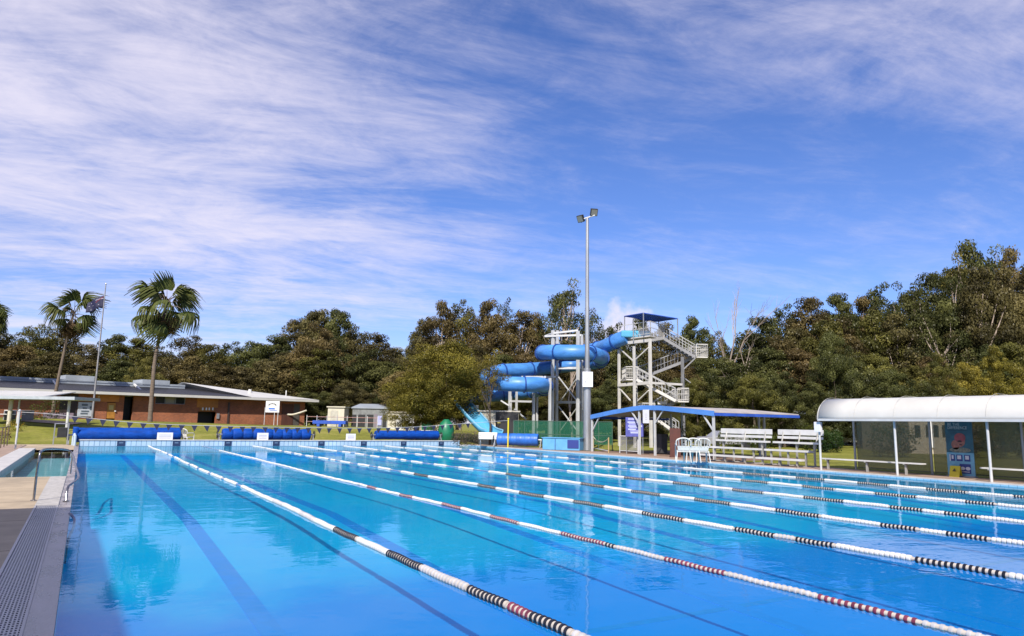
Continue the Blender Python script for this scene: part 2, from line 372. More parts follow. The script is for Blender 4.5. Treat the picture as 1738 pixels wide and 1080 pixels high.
slab('pool_deck_side', -6, -0.632, -15, 24.3, 0.06, PAVE)
slab('path', -6, -2.62, 24.3, 50.45, 0.055, PINK)
slab('pool_ledge', -0.632, -0.25, 16.6, 24.3, 0.062, mat('pebble_white_paving', (0.50, 0.48, 0.46), 0.75, var=0.3, vscale=9, bump=0.5, bscale=50))
slab('pool_gutter', -0.25, -0.042, -15, 50.0, 0.045, mat('wet_gutter_concrete', (0.40, 0.36, 0.36), 0.28, var=0.45, vscale=1.1, bump=0.25, bscale=12, stretch=(3, 1, 1)), 0.9)
slab('pool_end_paving', -2.62, -0.25, 43.7, 50.45, 0.058, PAVE)
JOINT = mat('joint_filler', (0.09, 0.075, 0.06), 0.9)
mb = MB()
for y in np.arange(-1.2, 24, 3.1): mb.b2((-6, y, 0.0), (-0.64, y+0.012, 0.0615))
for x in (-2.1, -4.0): mb.b2((x, -15, 0.0), (x+0.012, 24.3, 0.0613))
for y in np.arange(-3, 51, 2.45): mb.b2((26.10+0.004, y, 0.0), (28.6, y+0.012, 0.0868 if False else 0.0765))
structure(mb.build('pool_deck_joints', JOINT))
# raised white edge along the small access pool
mb = MB(); mb.b2((-2.62, 24.3, -0.4), (-1.92, 44.1, 0.13)); structure(mb.build('access_pool_wall', COPING, bevel=0.02))
mb = MB(); mb.b2((-1.92, 24.3, -0.5), (-0.25, 43.7, -0.38)); mb.b2((-1.92, 43.7, -0.5), (-0.25, 43.74, 0.05)); mb.b2((-1.92, 24.26, -0.5), (-0.25, 24.3, 0.055))
structure(mb.build('access_pool_basin', mat('access_pool_paint', (0.50, 0.88, 0.92), 0.5, var=0.25, vscale=1.2)))
def water_material(name, tint, scale, strength):
    m = bpy.data.materials.new(name); m.use_nodes = True; t = m.node_tree; L = t.links.new; t.nodes.clear()
    o = N(t, 'ShaderNodeOutputMaterial'); tr = N(t, 'ShaderNodeBsdfTransparent', inp={'Color': (*tint, 1)}); g = N(t, 'ShaderNodeBsdfGlossy', inp={'Roughness': 0.02, 'Color': (0.92, 0.95, 1, 1)})
    fr = N(t, 'ShaderNodeFresnel', inp={'IOR': 1.33}); mx = N(t, 'ShaderNodeMixShader')
    tc = N(t, 'ShaderNodeTexCoord')
    def nz(sx, sy, sc, det, off):
        mp = N(t, 'ShaderNodeMapping'); mp.inputs['Scale'].default_value = (sx, sy, 1); mp.inputs['Location'].default_value = (off, off, 0); mp.inputs['Rotation'].default_value = (0, 0, R_(31))
        L(tc.outputs['Object'], mp.inputs[0]); n = N(t, 'ShaderNodeTexNoise', inp={'Scale': sc, 'Detail': det, 'Roughness': 0.5, 'Distortion': 0.4}); L(mp.outputs[0], n.inputs['Vector']); return n.outputs['Fac']
    a = nz(0.75, 1.0, 1.6*scale, 3.0, 0); b = nz(1, 1.0, 6.5*scale, 2.0, 4); c = nz(1, 1, 0.11, 3.0, 9)
    s1 = N(t, 'ShaderNodeMath', operation='MULTIPLY_ADD', inp={1: 0.22}); L(b, s1.inputs[0]); L(a, s1.inputs[2])
    # calm and ruffled patches
    mr = N(t, 'ShaderNodeMapRange', inp={1: 0.40, 2: 0.62, 3: 0.35, 4: 1.5}); L(c, mr.inputs[0])
    s2 = N(t, 'ShaderNodeMath', operation='MULTIPLY'); L(s1.outputs[0], s2.inputs[0]); L(mr.outputs[0], s2.inputs[1])
    bp = N(t, 'ShaderNodeBump', inp={'Strength': 1.0, 'Distance': strength}); L(s2.outputs[0], bp.inputs['Height'])
    L(bp.outputs[0], g.inputs['Normal']); L(bp.outputs[0], fr.inputs['Normal'])
    k_ = N(t, 'ShaderNodeMath', operation='MULTIPLY', inp={1: 0.62}); L(fr.outputs[0], k_.inputs[0]); L(k_.outputs[0], mx.inputs[0]); L(tr.outputs[0], mx.inputs[1]); L(g.outputs[0], mx.inputs[2]); L(mx.outputs[0], o.inputs[0]); return m
WATER = water_material('pool_water', (0.45, 0.97, 1.0), 1.0, 0.0072)
mb = MB(); mb.quad((PX0, PY0, 0), (PX1, PY0, 0), (PX1, PY1, 0), (PX0, PY1, 0)); structure(mb.build('water', WATER, at=(0, 0, 0)))
mb = MB(); mb.quad((-1.92, 24.3, -0.01), (-0.25, 24.3, -0.01), (-0.25, 43.7, -0.01), (-1.92, 43.7, -0.01)); structure(mb.build('access_pool_water', water_material('access_water', (0.8, 1.0, 1.0), 1.2, 0.004), at=(0, 0, 0)))
def floor_material():
    if 'pfl' in MATS: return MATS['pfl']
    m = bpy.data.materials.new('pool_floor_paint'); MATS['pfl'] = m; m.use_nodes = True; t = m.node_tree; L = t.links.new; p = t.nodes['Principled BSDF']; p.inputs['Roughness'].default_value = 0.6
    tc = N(t, 'ShaderNodeTexCoord')
    n = N(t, 'ShaderNodeTexNoise', inp={'Scale': 0.16, 'Detail': 5.0, 'Roughness': 0.6}); L(tc.outputs['Object'], n.inputs['Vector'])
    r = N(t, 'ShaderNodeMapRange', inp={1: 0.35, 2: 0.65, 3: 0.0, 4: 1.0}); L(n.outputs['Fac'], r.inputs[0])
    mx = N(t, 'ShaderNodeMix', data_type='RGBA'); L(r.outputs[0], mx.inputs[0]); mx.inputs[6].default_value = (0.004, 0.54, 0.99, 1); mx.inputs[7].default_value = (0.03, 0.68, 1.0, 1)
    # tile joints
    b = N(t, 'ShaderNodeTexBrick', offset=0.0, inp={'Scale': 1.0, 'Color1': (1, 1, 1, 1), 'Color2': (1, 1, 1, 1), 'Mortar': (0.90, 0.94, 0.98, 1), 'Mortar Size': 0.012, 'Brick Width': 6.2, 'Row Height': 4.1}); L(tc.outputs['Object'], b.inputs['Vector'])
    m2 = N(t, 'ShaderNodeMix', data_type='RGBA', blend_type='MULTIPLY', inp={0: 1.0}); L(mx.outputs[2], m2.inputs[6]); L(b.outputs['Color'], m2.inputs[7])
    # look of deep water put into the floor colour, blended along an uneven edge
    sp = N(t, 'ShaderNodeSeparateXYZ'); L(tc.outputs['Object'], sp.inputs[0])
    n3 = N(t, 'ShaderNodeTexNoise', inp={'Scale': 0.55, 'Detail': 5.0, 'Roughness': 0.6}); L(tc.outputs['Object'], n3.inputs['Vector'])
    ad = N(t, 'ShaderNodeMath', operation='MULTIPLY_ADD', inp={1: 3.4}); L(n3.outputs['Fac'], ad.inputs[0]); L(sp.outputs[1], ad.inputs[2])
    r3 = N(t, 'ShaderNodeMapRange', interpolation_type='SMOOTHSTEP', inp={1: 11.2, 2: 13.8, 3: 0.0, 4: 1.0}); L(ad.outputs[0], r3.inputs[0])
    m3 = N(t, 'ShaderNodeMix', data_type='RGBA'); L(r3.outputs[0], m3.inputs[0]); m3.inputs[6].default_value = (0.001, 0.34, 0.90, 1); L(m2.outputs[2], m3.inputs[7])
    L(m3.outputs[2], p.inputs['Base Color']); return m
YB = 17.0; YD = 4.0; ZD = ZF-0.55     # the floor falls away towards the deep near end
mb = MB(); mb.quad((PX0, YB, ZF), (PX1, YB, ZF), (PX1, PY1, ZF), (PX0, PY1, ZF)); structure(mb.build('pool_floor', floor_material(), at=(0, 0, 0)))
mb = MB(); mb.quad((PX0, YD, ZD), (PX1, YD, ZD), (PX1, YB, ZF), (PX0, YB, ZF)); mb.quad((PX0, PY0, ZD), (PX1, PY0, ZD), (PX1, YD, ZD), (PX0, YD, ZD))
structure(mb.build('pool_deep_floor', floor_material(), at=(0, 0, 0)))
mb = MB(); z1_, z2_ = (ZD+(ZF-ZD)*(y-YD)/(YB-YD)+0.004 for y in (7.45, 7.6)); mb.plate([(PX0, 7.45, z1_), (PX1, 7.45, z1_), (PX1, 7.6, z2_), (PX0, 7.6, z2_)], 0.02); structure(mb.build('pool_step_line', mat('step_line_tile', (0.003, 0.42, 1.0), 0.5, var=0.1)))
TILEW = brickmat('pool_wall_tile', (0.24, 0.50, 0.72), (0.28, 0.54, 0.75), (0.12, 0.28, 0.45), 3.0, 0.75, 0.35, 0.03, rough=0.35, var=0.15)
mb = MB()
e_ = 0.004; mb.quad((PX1-e_, PY0, ZD-.1), (PX1-e_, PY1, ZD-.1), (PX1-e_, PY1, 0.05), (PX1-e_, PY0, 0.05)); mb.quad((PX0+e_, PY1, ZD-.1), (PX0+e_, PY0, ZD-.1), (PX0+e_, PY0, 0.03), (PX0+e_, PY1, 0.03)); mb.quad((PX0, PY0+e_, ZD-.1), (PX1, PY0+e_, ZD-.1), (PX1, PY0+e_, 0.2), (PX0, PY0+e_, 0.2))
structure(mb.build('pool_wall', TILEW))
LINE = mat('lane_line_tile', (0.003, 0.42, 1.1), 0.5, var=0.1)
mb = MB()
for k in range(8):
    x = RX0+LANE*(k+0.5)-(LANE if k == 0 else 0)*0.0
    x = RX0+LANE*(k+0.5)
    mb.b2((x-0.14, YB, ZF-0.03), (x+0.14, 47.6, ZF+0.005)); mb.plate([(x-0.14, YD, ZD+0.008), (x+0.14, YD, ZD+0.008), (x+0.14, YB, ZF+0.006), (x-0.14, YB, ZF+0.006)], 0.02); mb.b2((x-0.14, 1.6, ZD-0.03), (x+0.14, YD, ZD+0.009)); mb.b2((x-0.5, 47.6, ZF-0.03), (x+0.5, 47.9, ZF+0.005))
structure(mb.build('pool_lane_lines', LINE))

# far bulkhead: tiled wall standing above the water, lane markers on it
bt = PY(500, 748.5, 50)[2]
bh = empty('pool_end_wall', (13, 50.2, 0), 'long raised pool end wall faced with pale blue tiles at the far end of the lanes', 'pool wall')
XE = PY(780, 750, 50)[0]
mb = MB(); mb.b2((PX0, 50.0, ZF), (XE, 50.42, bt)); mb.build('wall_body', brickmat('end_wall_tile', (0.42, 0.57, 0.72), (0.48, 0.62, 0.76), (0.24, 0.36, 0.50), 1.0, 0.28, 0.6, 0.025, rough=0.35, var=0.15), bh)
mb = MB(); mb.b2((PX0-0.05, 49.95, bt+0.003), (XE+0.03, 50.5, bt+0.05)); mb.build('coping', COPING, bh)
for k in range(8):
    x = RX0+LANE*(k+0.5)
    mb = MB(); mb.b2((x-0.22, 49.985, 0.02), (x+0.22, 49.998, bt-0.03)); o = mb.build('lane_marker', mat('marker_black', (0.02, 0.035, 0.09), 0.4), bh)
    mb = MB(); mb.b2((x-0.11, 49.975, bt*0.5), (x+0.11, 49.984, bt-0.09)); mb.build('marker_square', mat('marker_pale', (0.10, 0.16, 0.26), 0.5), o)
mb = MB(); mb.b2((XE+0.03, 50.0, ZF), (26.1, 50.44, 0.09)); structure(mb.build('pool_end_coping', COPING))

# drain grating along the left edge
gr = empty('drain_grate', (-0.44, 11, 0.0), 'long silver slotted drain grating running along the left pool edge in the shade', 'drain grating')
mb = MB(); mb.b2((-0.62, 2.0, -0.06), (-0.26, 16.58, -0.02)); mb.build('channel', DARK, gr)
GRATE = mat('grate_aluminium', (0.42, 0.42, 0.46), 0.35, 0.5, var=0.2, vscale=5)
mb = MB()
for y in np.arange(2.0, 16.56, 0.075): mb.b2((-0.60, y, 0.026), (-0.275, y+0.034, 0.046))
for x in np.linspace(-0.583, -0.292, 11): mb.b2((x-0.0065, 2.0, 0.0), (x+0.0065, 16.56, 0.0485))
mb.build('bars', GRATE, gr)
mb = MB(); mb.b2((-0.632, 2.0, 0.0), (-0.601, 16.59, 0.062)); mb.b2((-0.274, 2.0, 0.0), (-0.251, 16.59, 0.055)); mb.b2((-0.601, 16.56, 0.0), (-0.274, 16.595, 0.058)); mb.build('rim', mat('grate_rim', (0.5, 0.48, 0.5), 0.4, 0.3, var=0.2), gr)

# ------------------------------------------------------------------ lane ropes
W_, K_, P_, B_, G_ = 0, 1, 2, 3, 4
FLOATM = [mat('float_white', (0.66, 0.66, 0.65), 0.35, var=0.1, vscale=3), mat('float_black', (0.010, 0.010, 0.018), 0.3), mat('float_red', (0.20, 0.035, 0.07), 0.4, var=0.6, vscale=5),
          mat('float_blue', (0.06, 0.20, 0.50), 0.4), mat('float_grey', (0.50, 0.50, 0.53), 0.4, var=0.2, vscale=4)]
CABLE = mat('rope_cable', (0.55, 0.50, 0.45), 0.6)
def dash(pts, gap=B_):      # alternating white dashes: list of (x0, x1) in survey units
    out = []
    for a, b in pts: out += [(a, W_), (b, gap)]
    return out
c1 = lambda v: 100+v/4.574
c2 = lambda v: 440+v/4.345
c3 = lambda v: 800+v/3.698
c4 = lambda v: 1260+v/3.6
SEQ = {
 1: [(c1(700), W_), (c1(790), B_)] + dash([(c1(a), c1(b)) for a, b in ((800, 832), (850, 878), (900, 940), (952, 1015), (1030, 1085), (1105, 1165), (1185, 1265), (1290, 1370))]) +
    [(c1(1410), W_), (463, G_), (480, W_), (511, G_), (538, W_), (572, K_), (611, W_), (663, K_), (724, G_), (802, K_), (869, P_), (905, K_), (976, G_), (1100, K_), (1250, W_), (1400, K_)],
 2: [(345, B_), (373, W_), (c2(735), G_), (c2(750), W_), (c2(800), P_), (c2(870), W_), (c2(1040), P_), (c2(1130), W_), (c2(1340), P_), (c2(1480), W_), (832, P_), (881, W_), (951, P_), (1027, K_), (1046, G_), (1130, P_), (1238, G_), (1390, P_), (1568, G_), (1750, P_), (1900, W_)],
 3: [(432, W_), (477, B_)] + dash([(c2(a), c2(b)) for a, b in ((190, 240), (265, 315), (350, 405), (445, 510), (530, 560), (600, 670), (725, 805), (875, 965))]) +
    [(c2(1045), W_), (c2(1140), K_), (728, W_), (813, K_), (845, W_), (885, K_), (927, W_), (976, K_), (1028, W_), (1092, K_), (1162, W_), (1246, K_), (1313, G_), (1349, K_), (1418, W_), (1552, K_), (1710, W_), (1850, K_)],
 4: [(513, W_), (571, B_)] + dash([(c2(a), c2(b)) for a, b in ((610, 670), (705, 770), (820, 890), (945, 1015), (1050, 1090), (1130, 1210), (1295, 1385), (1475, 1580))]) +
    [(829, W_), (858, K_), (885, W_), (985, K_), (1026, W_), (1073, K_), (1122, W_), (1180, K_), (1243, W_), (1320, K_), (1397, W_), (1496, K_), (1563, W_), (1607, K_), (1684, W_), (1800, K_)],
 5: [(583, W_), (c2(880), B_)] + dash([(c2(a), c2(b)) for a, b in ((905, 980), (1025, 1090), (1150, 1220), (1285, 1350), (1400, 1430), (1470, 1550))] + [(c3(a), c3(b)) for a, b in ((60, 140), (220, 310), (400, 495))]) +
    [(964, W_), (1061, K_), (1097, W_), (1142, K_), (1189, W_), (1243, K_), (1296, W_), (1363, K_), (1431, W_), (1511, K_), (1567, W_), (1603, K_), (1664, W_), (1780, K_)],
 6: [(649, W_), (c2(1200), B_)] + dash([(c2(a), c2(b)) for a, b in ((1250, 1310), (1370, 1440), (1500, 1570))] + [(c3(a), c3(b)) for a, b in ((65, 130), (185, 200), (250, 325), (405, 490), (580, 670), (775, 885))]) +
    [(1070, W_), (1173, K_), (1214, W_), (1260, K_), (1306, W_), (1364, K_), (1420, W_), (1486, K_), (1556, W_), (1638, K_), (1693, W_), (1800, K_)],
 7: [(711, W_), (c2(1490), B_)] + dash([(c2(a), c2(b)) for a, b in ((1550, 1615), (1650, 1720))] + [(c3(a), c3(b)) for a, b in ((60, 130), (210, 275), (340, 410), (460, 485), (540, 615), (695, 785), (875, 975), (1080, 1195))]) +
    [(1160, W_), (1260, K_), (1306, W_), (1352, K_), (1400, W_), (1456, K_), (1511, W_), (1574, K_), (1645, W_), (1722, K_), (1820, W_)]}
ORD = ['lane rope of black and white floats, nearest the left pool edge', 'thinner lane rope with faded red sections, second from the left pool edge',
       'black and white lane rope just beyond the thinner faded red one', 'black and white lane rope, the middle one of the seven',
       'black and white lane rope, third from the right pool edge', 'black and white lane rope, second from the right pool edge', 'farthest lane rope, nearest the right pool edge and the curved shelter']
def lane_rope(k):
    X = RX0+LANE*k; r = 0.036 if k == 2 else 0.050 if k == 1 else 0.046
    def yof(px):
        # where the rope's line passes this column
        lo, hi = 3.0, 49.9
        for _ in range(40):
            md = (lo+hi)/2
            if proj((X, md, 0.02))[0] > px: lo = md
            else: hi = md
        return md
    rp = empty('lane_rope', (X, 26, 0), ORD[k-1], 'lane rope', 'lane ropes stretched along the pool')
    mb = MB(); mb.tube([(X+0.035*math.sin(y*0.31+k*2)+0.012*math.sin(y*1.3+k), y, 0.012+0.006*math.sin(y*0.9+k)) for y in np.linspace(2, 50, 140)], r*0.5, 8); mb.build('cable', CABLE, rp)
    seq = SEQ[k]; ph = random.random()
    for i, (px, c) in enumerate(seq):
        ya = yof(px) if i else 49.7; yb = yof(seq[i+1][0]) if i+1 < len(seq) else 2.6
        if yb >= ya-0.05: continue
        mb = MB(); pitch = 0.076; y = ya-0.012; j = 0
        n = 10 if ya > 20 else 16
        while y-pitch > yb-0.03:
            wob = 0.006*math.sin(y*0.9+k)+0.004*math.sin(y*7.1+k)
            zc = 0.012+wob; xx = X+0.035*math.sin(y*0.31+k*2)+0.012*math.sin(y*1.3+k)
            if c in (K_, P_, G_): prof = [(r*0.5, 0.0), (r*0.97, 0.004), (r, 0.016), (r*0.96, 0.032), (r*0.76, 0.037), (r*0.76, pitch+0.004)]
            else: prof = [(r*0.66, 0.0), (r*0.97, 0.006), (r, pitch*0.4), (r*0.95, pitch-0.024), (r*0.66, pitch-0.016), (r*0.66, pitch+0.003)]
            if c == B_: prof = [(r*0.5, 0.01), (r*0.55, 0.05), (r*0.5, pitch-0.01)]
            mb.lathe((xx, y, zc), prof, n, axis=(0.01*math.sin(y*31), -1, 0.02*math.sin(y*17)))
            if c != B_:
                q_ = (len(prof)-2)*n; mb.mi[-(n+2):-2] = [1]*n; mb.mi[-1] = 1; mb.mi[-2] = 1
            y -= pitch; j += 1
        if j: 
            o = mb.build('float_section', [FLOATM[c], CABLE], rp, smooth=(c != B_))
for k in range(1, 8): lane_rope(k)

# ------------------------------------------------------------------ things at the far end of the pool
def roller(name, pa, pb, r, label, bands=0, m=COVER, tail=False, group=None):
    pa = np.array(pa, float); pb = np.array(pb, float); d = (pb-pa)/np.linalg.norm(pb-pa); L = np.linalg.norm(pb-pa)
    t = empty(name, ((pa+pb)/2*[1, 1, 0]+[0, 0, 0.07]), label, 'pool cover roller', group)
    prof = []; n = 60
    for i in range(n+1):
        s = i/n; rr = r*(1+0.012*math.sin(s*37)+0.008*math.sin(s*91))
        if bands: rr = r*(0.86+0.16*abs(math.sin(math.pi*s*bands))**0.45)
        if i in (0, n): rr *= 0.93
        prof.append((rr, s*L))
    if bands:
        prof = []
        n = bands*10
        for i in range(n+1):
            s = i/n; prof.append((r*(0.84+0.16*abs(math.sin(math.pi*s*bands))**0.4), s*L))
    mb = MB(); mb.lathe(pa, prof, 28, axis=d); cv = mb.build('rolled_cover', m, t, smooth=True)
    if tail:
        # loose end of the sheet hanging down
        mb = MB(); q = pa+d*0.02; yv = np.array([0, -1, 0.]); 
        P = []
        for i in range(7):
            a = math.pi*0.5+i/6*math.pi*0.5
            P.append(np.array([0, -math.sin(a)*0, 0]))
        V = []; 
        for s_ in np.linspace(0, 0.30, 3):
            for z in np.linspace(0.5, -0.28, 8): V.append(q+d*(s_-0.05)+np.array([0, -r*1.04-0.03*math.sin(z*9+s_*14), z-0.05*s_]))
        F = [(i*8+j, i*8+j+1, (i+1)*8+j+1, (i+1)*8+j) for i in range(2) for j in range(7)]
        mb.add(V, F); o = mb.build('hanging_flap', m, t, smooth=True); sm = o.modifiers.new('th', 'SOLIDIFY'); sm.thickness = 0.02
    mb = MB(); mb.tube([pa-d*0.35, pb+d*0.35], 0.05, 8); mb.build('axle', GALV, t)
    z0 = 0.07
    for e, s_ in ((pa, -1), (pb, 1)):
        c = e+d*s_*0.2; x = np.array([-d[1], d[0], 0])
        mb = MB(); mb.bar(c+x*0.45+[0, 0, z0-c[2]], c+[0, 0, 0], 0.06); mb.bar(c-x*0.45+[0, 0, z0-c[2]], c, 0.06); mb.bar(c-x*0.5+[0, 0, z0+0.05-c[2]], c+x*0.5+[0, 0, z0+0.05-c[2]], 0.07)
        mb.build('end_frame', GALV, t)
        w = c+d*s_*0.10
        mb = MB(); R = r*0.62
        ring = [w+x*math.cos(a)*R+np.array([0, 0, 1])*math.sin(a)*R for a in np.linspace(0, 2*math.pi, 21)]
        mb.tube(ring, 0.025, 6)
        for a in (0, math.pi/3, 2*math.pi/3): mb.bar(w-x*math.cos(a)*R-np.array([0, 0, 1])*math.sin(a)*R, w+x*math.cos(a)*R+np.array([0, 0, 1])*math.sin(a)*R, 0.03)
        mb.build('hand_wheel', BLACK, t)
    return t
YR = 51.2
def rp(x, y): return PY(x, y, YR)
GRP = 'rolled pool covers'
a, b = rp(124, 738.5), rp(306, 737.5); roller('pool_cover_roller', a, b, 0.44, 'smooth deep blue rolled pool cover at the far left behind the pool end wall', tail=True, group=GRP)
a, b = rp(377, 737.5), rp(526, 738); roller('pool_cover_roller', a, b, 0.41, 'blue rolled pool cover bulging between straps, in front of the brick building end', bands=9, group=GRP)
a, b = rp(637, 738.5), rp(743, 738.5); roller('pool_cover_roller', a, b, 0.33, 'blue rolled pool cover with one pale strap before the cream lockers', group=GRP)
ra, rb = PG(846, 757.5, 0.07), PG(914, 759.5, 0.07); ra = ra+[0, 0, 0.62]; rb = rb+[0, 0, 0.62]
rollR = roller('pool_cover_roller', PD(845, 745.5, 53), PD(914, 747, 52.3), 0.44, 'brighter blue rolled pool cover on the right side deck beside the light blue box', m=COVER2, group=GRP)

def sign_board(px0, px1, py0, py1, Y, label, m=SIGNW, name='sign_board', cat='sign'):
    a, b = PY(px0, py1, Y), PY(px1, py0, Y); t = empty(name, ((a[0]+b[0])/2, Y, a[2]), label, cat)
    mb = MB(); mb.b2((a[0], Y, a[2]), (b[0], Y+0.03, b[2])); mb.build('panel', m, t, bevel=0.005); return t, a, b
LBL = ['small white board leaning in front of the deep blue roller at the left', 'small white board in front of the strapped blue roller', 'small pinkish white board standing alone on the end wall before the lawn']
LILA = mat('board_text_grey', (0.5, 0.48, 0.56), 0.6)
for (x0, x1, y0, y1), l in zip(((266, 294, 734.5, 747.5), (436, 456, 735, 748), (587, 604, 736.5, 748.5)), LBL):
    t, a, b = sign_board(x0, x1, y0, y1, 50.22, l, name='lane_board', cat='board')
    t['group'] = 'small white boards on the pool end wall'
    mb = MB()
    for q in (0.3, 0.5, 0.7): z = a[2]+(b[2]-a[2])*q; mb.b2((a[0]+0.12, 50.205, z-0.012), (b[0]-0.12, 50.219, z+0.012))
    mb.build('print_lines', LILA, t)

def plastic_chair(name, loc, rz, label, group=None, sc=1.0, stack=1):
    """moulded white garden chair; stack>1 = identical chairs nested one on another, each its own thing"""
    t = empty(name, loc, label, 'plastic chair', group); o = np.array(loc, float)
    ux = np.array([math.cos(rz), math.sin(rz), 0])*sc; uy = np.array([-math.sin(rz), math.cos(rz), 0])*sc; uz = np.array([0, 0, 1.])*sc
    def P(x, y, z): return o+ux*x+uy*y+uz*z
    mb = MB(); mb.plate([P(-.24, -.24, .44), P(.24, -.24, .44), P(.22, .22, .41), P(-.22, .22, .41)], 0.03*sc); mb.build('seat', PLASTIC, t)
    mb = MB()
    mb.plate([P(-.20, .22, .44), P(.20, .22, .44), P(.22, .27, .60), P(-.22, .27, .60)], 0.02*sc)
    for i in range(4):
        x = -0.165+i*0.11; mb.bar(P(x, .265, .58), P(x*1.08, .33, .85), 0.085*sc, 0.016)
    arc = [P(-.25, .24, .60), P(-.25, .31, .78), P(-.15, .335, .86), P(0, .34, .885), P(.15, .335, .86), P(.25, .31, .78), P(.25, .24, .60)]
    mb.tube(smooth_path(arc, 4), 0.024*sc, 6); mb.build('backrest', PLASTIC, t)
    for s in (-1, 1):
        mb = MB(); mb.bar(P(s*.23, -.22, .43), P(s*.27, -.26, 0), 0.05*sc, 0.03); mb.build('leg', PLASTIC, t)
        mb = MB(); mb.bar(P(s*.22, .21, .43), P(s*.26, .30, 0), 0.05*sc, 0.03); mb.build('leg', PLASTIC, t)
        mb = MB(); mb.tube([P(s*.27, -.23, .02), P(s*.275, -.24, .62), P(s*.28, -.15, .66), P(s*.27, .2, .66), P(s*.25, .30, .64)], 0.022*sc, 6); mb.build('armrest', PLASTIC, t)
    return t
c = PY(317, 745, 51.1); plastic_chair('plastic_chair', (c[0], 51.1, 0.07), 2.3, 'single white plastic chair beside the right end of the deep blue roller', sc=1.15)

# backstroke pennants strung across the pool near the far end
BY = 45.0
ctl = [(29, 699.5), (75, 702), (115, 706), (200, 715), (262, 719.5), (340, 722.5), (450, 725), (600, 727), (700, 725), (770, 720.5), (862, 714)]
bp_ = smooth_path([PY(x, y, BY) for x, y in ctl], 8)
bu = empty('pennant_line', (12, BY, 1.5), 'cord of small dark triangular pennants strung right across the far end of the pool', 'pennant line')
mb = MB(); mb.tube(bp_, 0.014, 5); mb.build('cord', mat('pale_cord', (0.55, 0.55, 0.55), 0.6), bu)
PEN = mat('pennant_navy', (0.012, 0.014, 0.05), 0.7)
xs = bp_[:, 0]; x = xs[0]+2.6
while x < xs[-1]-3:
    z = float(np.interp(x, xs, bp_[:, 2])); w = 0.17
    k = random.uniform(-0.06, 0.06)
    mb = MB(); mb.add([(x-w, BY, z), (x+w, BY, z), (x+k, BY-0.03, z-0.36), (x-w, BY+0.008, z), (x+w, BY+0.008, z), (x+k, BY-0.022, z-0.36)], [(0, 2, 1), (3, 4, 5), (0, 1, 4, 3), (1, 2, 5, 4), (2, 0, 3, 5)])
    mb.build('pennant', PEN, bu); x += 0.66
def post(name, px, py0, py1, Y, r, m, label, cat='post', D=None, cap=False):
    b = PY(px, py1, Y) if D is None else PD(px, py1, D); h = (PY(px, py0, Y) if D is None else PD(px, py0, D))[2]
    zb = max(gz(b[0], b[1]), 0.05) if D is None or D > 50 else 0.06
    mb = MB(); mb.tube([(b[0], b[1], zb-0.1), (b[0], b[1], h)], r, 8)
    if cap: mb.lathe((b[0], b[1], h), [(r*1.5, 0), (r*1.5, 0.05), (r*0.4, 0.10)], 8)
    return tag(mb.build(name, m), label, cat)
post('pennant_post', 29, 698, 735, BY, 0.045, STEEL, 'thin white post holding the left end of the pennant line', cap=True)
post('pennant_post', 862, 712, 757, BY, 0.05, YELLOW, 'short yellow and white post rising behind the right side roller', cap=True)

# left: rail fence beside the access pool, low garden
fn = empty('pool_fence', (-3.6, 33, 0.05), 'row of thin bronze fence posts on the pink path left of the access pool', 'fence')
for i, px in enumerate((5, 13, 21, 29, 36, 42)):
    pass
for i in range(16):
    y = 22+i*1.85; mb = MB(); mb.tube([(-3.55, y, 0.0), (-3.55, y, 1.12)], 0.028, 8); mb.build('post', BROWNPOST, fn)
mb = MB(); mb.tube([(-3.55, 22, 1.12), (-3.55, 49.8, 1.12)], 0.025, 8); mb.build('top_rail', BROWNPOST, fn)

# handrail down into the pool
hr = empty('pool_handrail', PG(57, 850), 'bent stainless handrail standing at the end of the drain grating by the water', 'handrail')
z = 0.06; p0 = PG(57, 850); top = np.array([p0[0], p0[1], z+1.02])
A = PY(66, 768, p0[1]); 
path = smooth_path([p0, p0+[0, 0, 0.5], PY(67, 775, p0[1]), PY(70, 766, p0[1]+0.15), PY(78, 762.5, p0[1]+0.9), PY(95, 762, p0[1]+2.4), PY(115, 764, p0[1]+3.6), PY(123, 771, p0[1]+3.5), PY(127, 787, p0[1]+2.2), PY(133, 806, p0[1]+0.9), PY(131, 814, p0[1]+0.5), PY(122, 821, p0[1]+0.1), PY(115, 828, p0[1]-0.1), PG(112, 851, 0.05)], 6)
mb = MB(); mb.tube(path, 0.024, 10); mb.build('rail', CHROME, hr, smooth=True)
q = PG(119.5, 806, 0.02); mb = MB(); mb.tube([q, (q[0], q[1], PY(120, 771, q[1])[2])], 0.02, 8); mb.build('post', CHROME, hr)
for p in (p0, PG(112, 851, 0.05)):
    mb = MB(); mb.lathe(p, [(0.06, 0.0), (0.06, 0.012), (0.03, 0.02)], 12); mb.build('base_collar', CHROME, hr)
mb = MB(); hp = smooth_path([PG(118, 872, 0.05), PG(121, 874, 0.05), PG(126, 882, 0.0), PG(125, 895, -0.03), PG(119, 908, -0.05), PG(114, 925, -0.12), PG(109, 955, -0.25)], 6)
mb.tube(hp, 0.022, 8); tag(mb.build('vacuum_hose', mat('dark_blue_hose', (0.02, 0.06, 0.18), 0.4), smooth=True), 'dark blue hose curling from the gutter down into the near left water', 'hose')
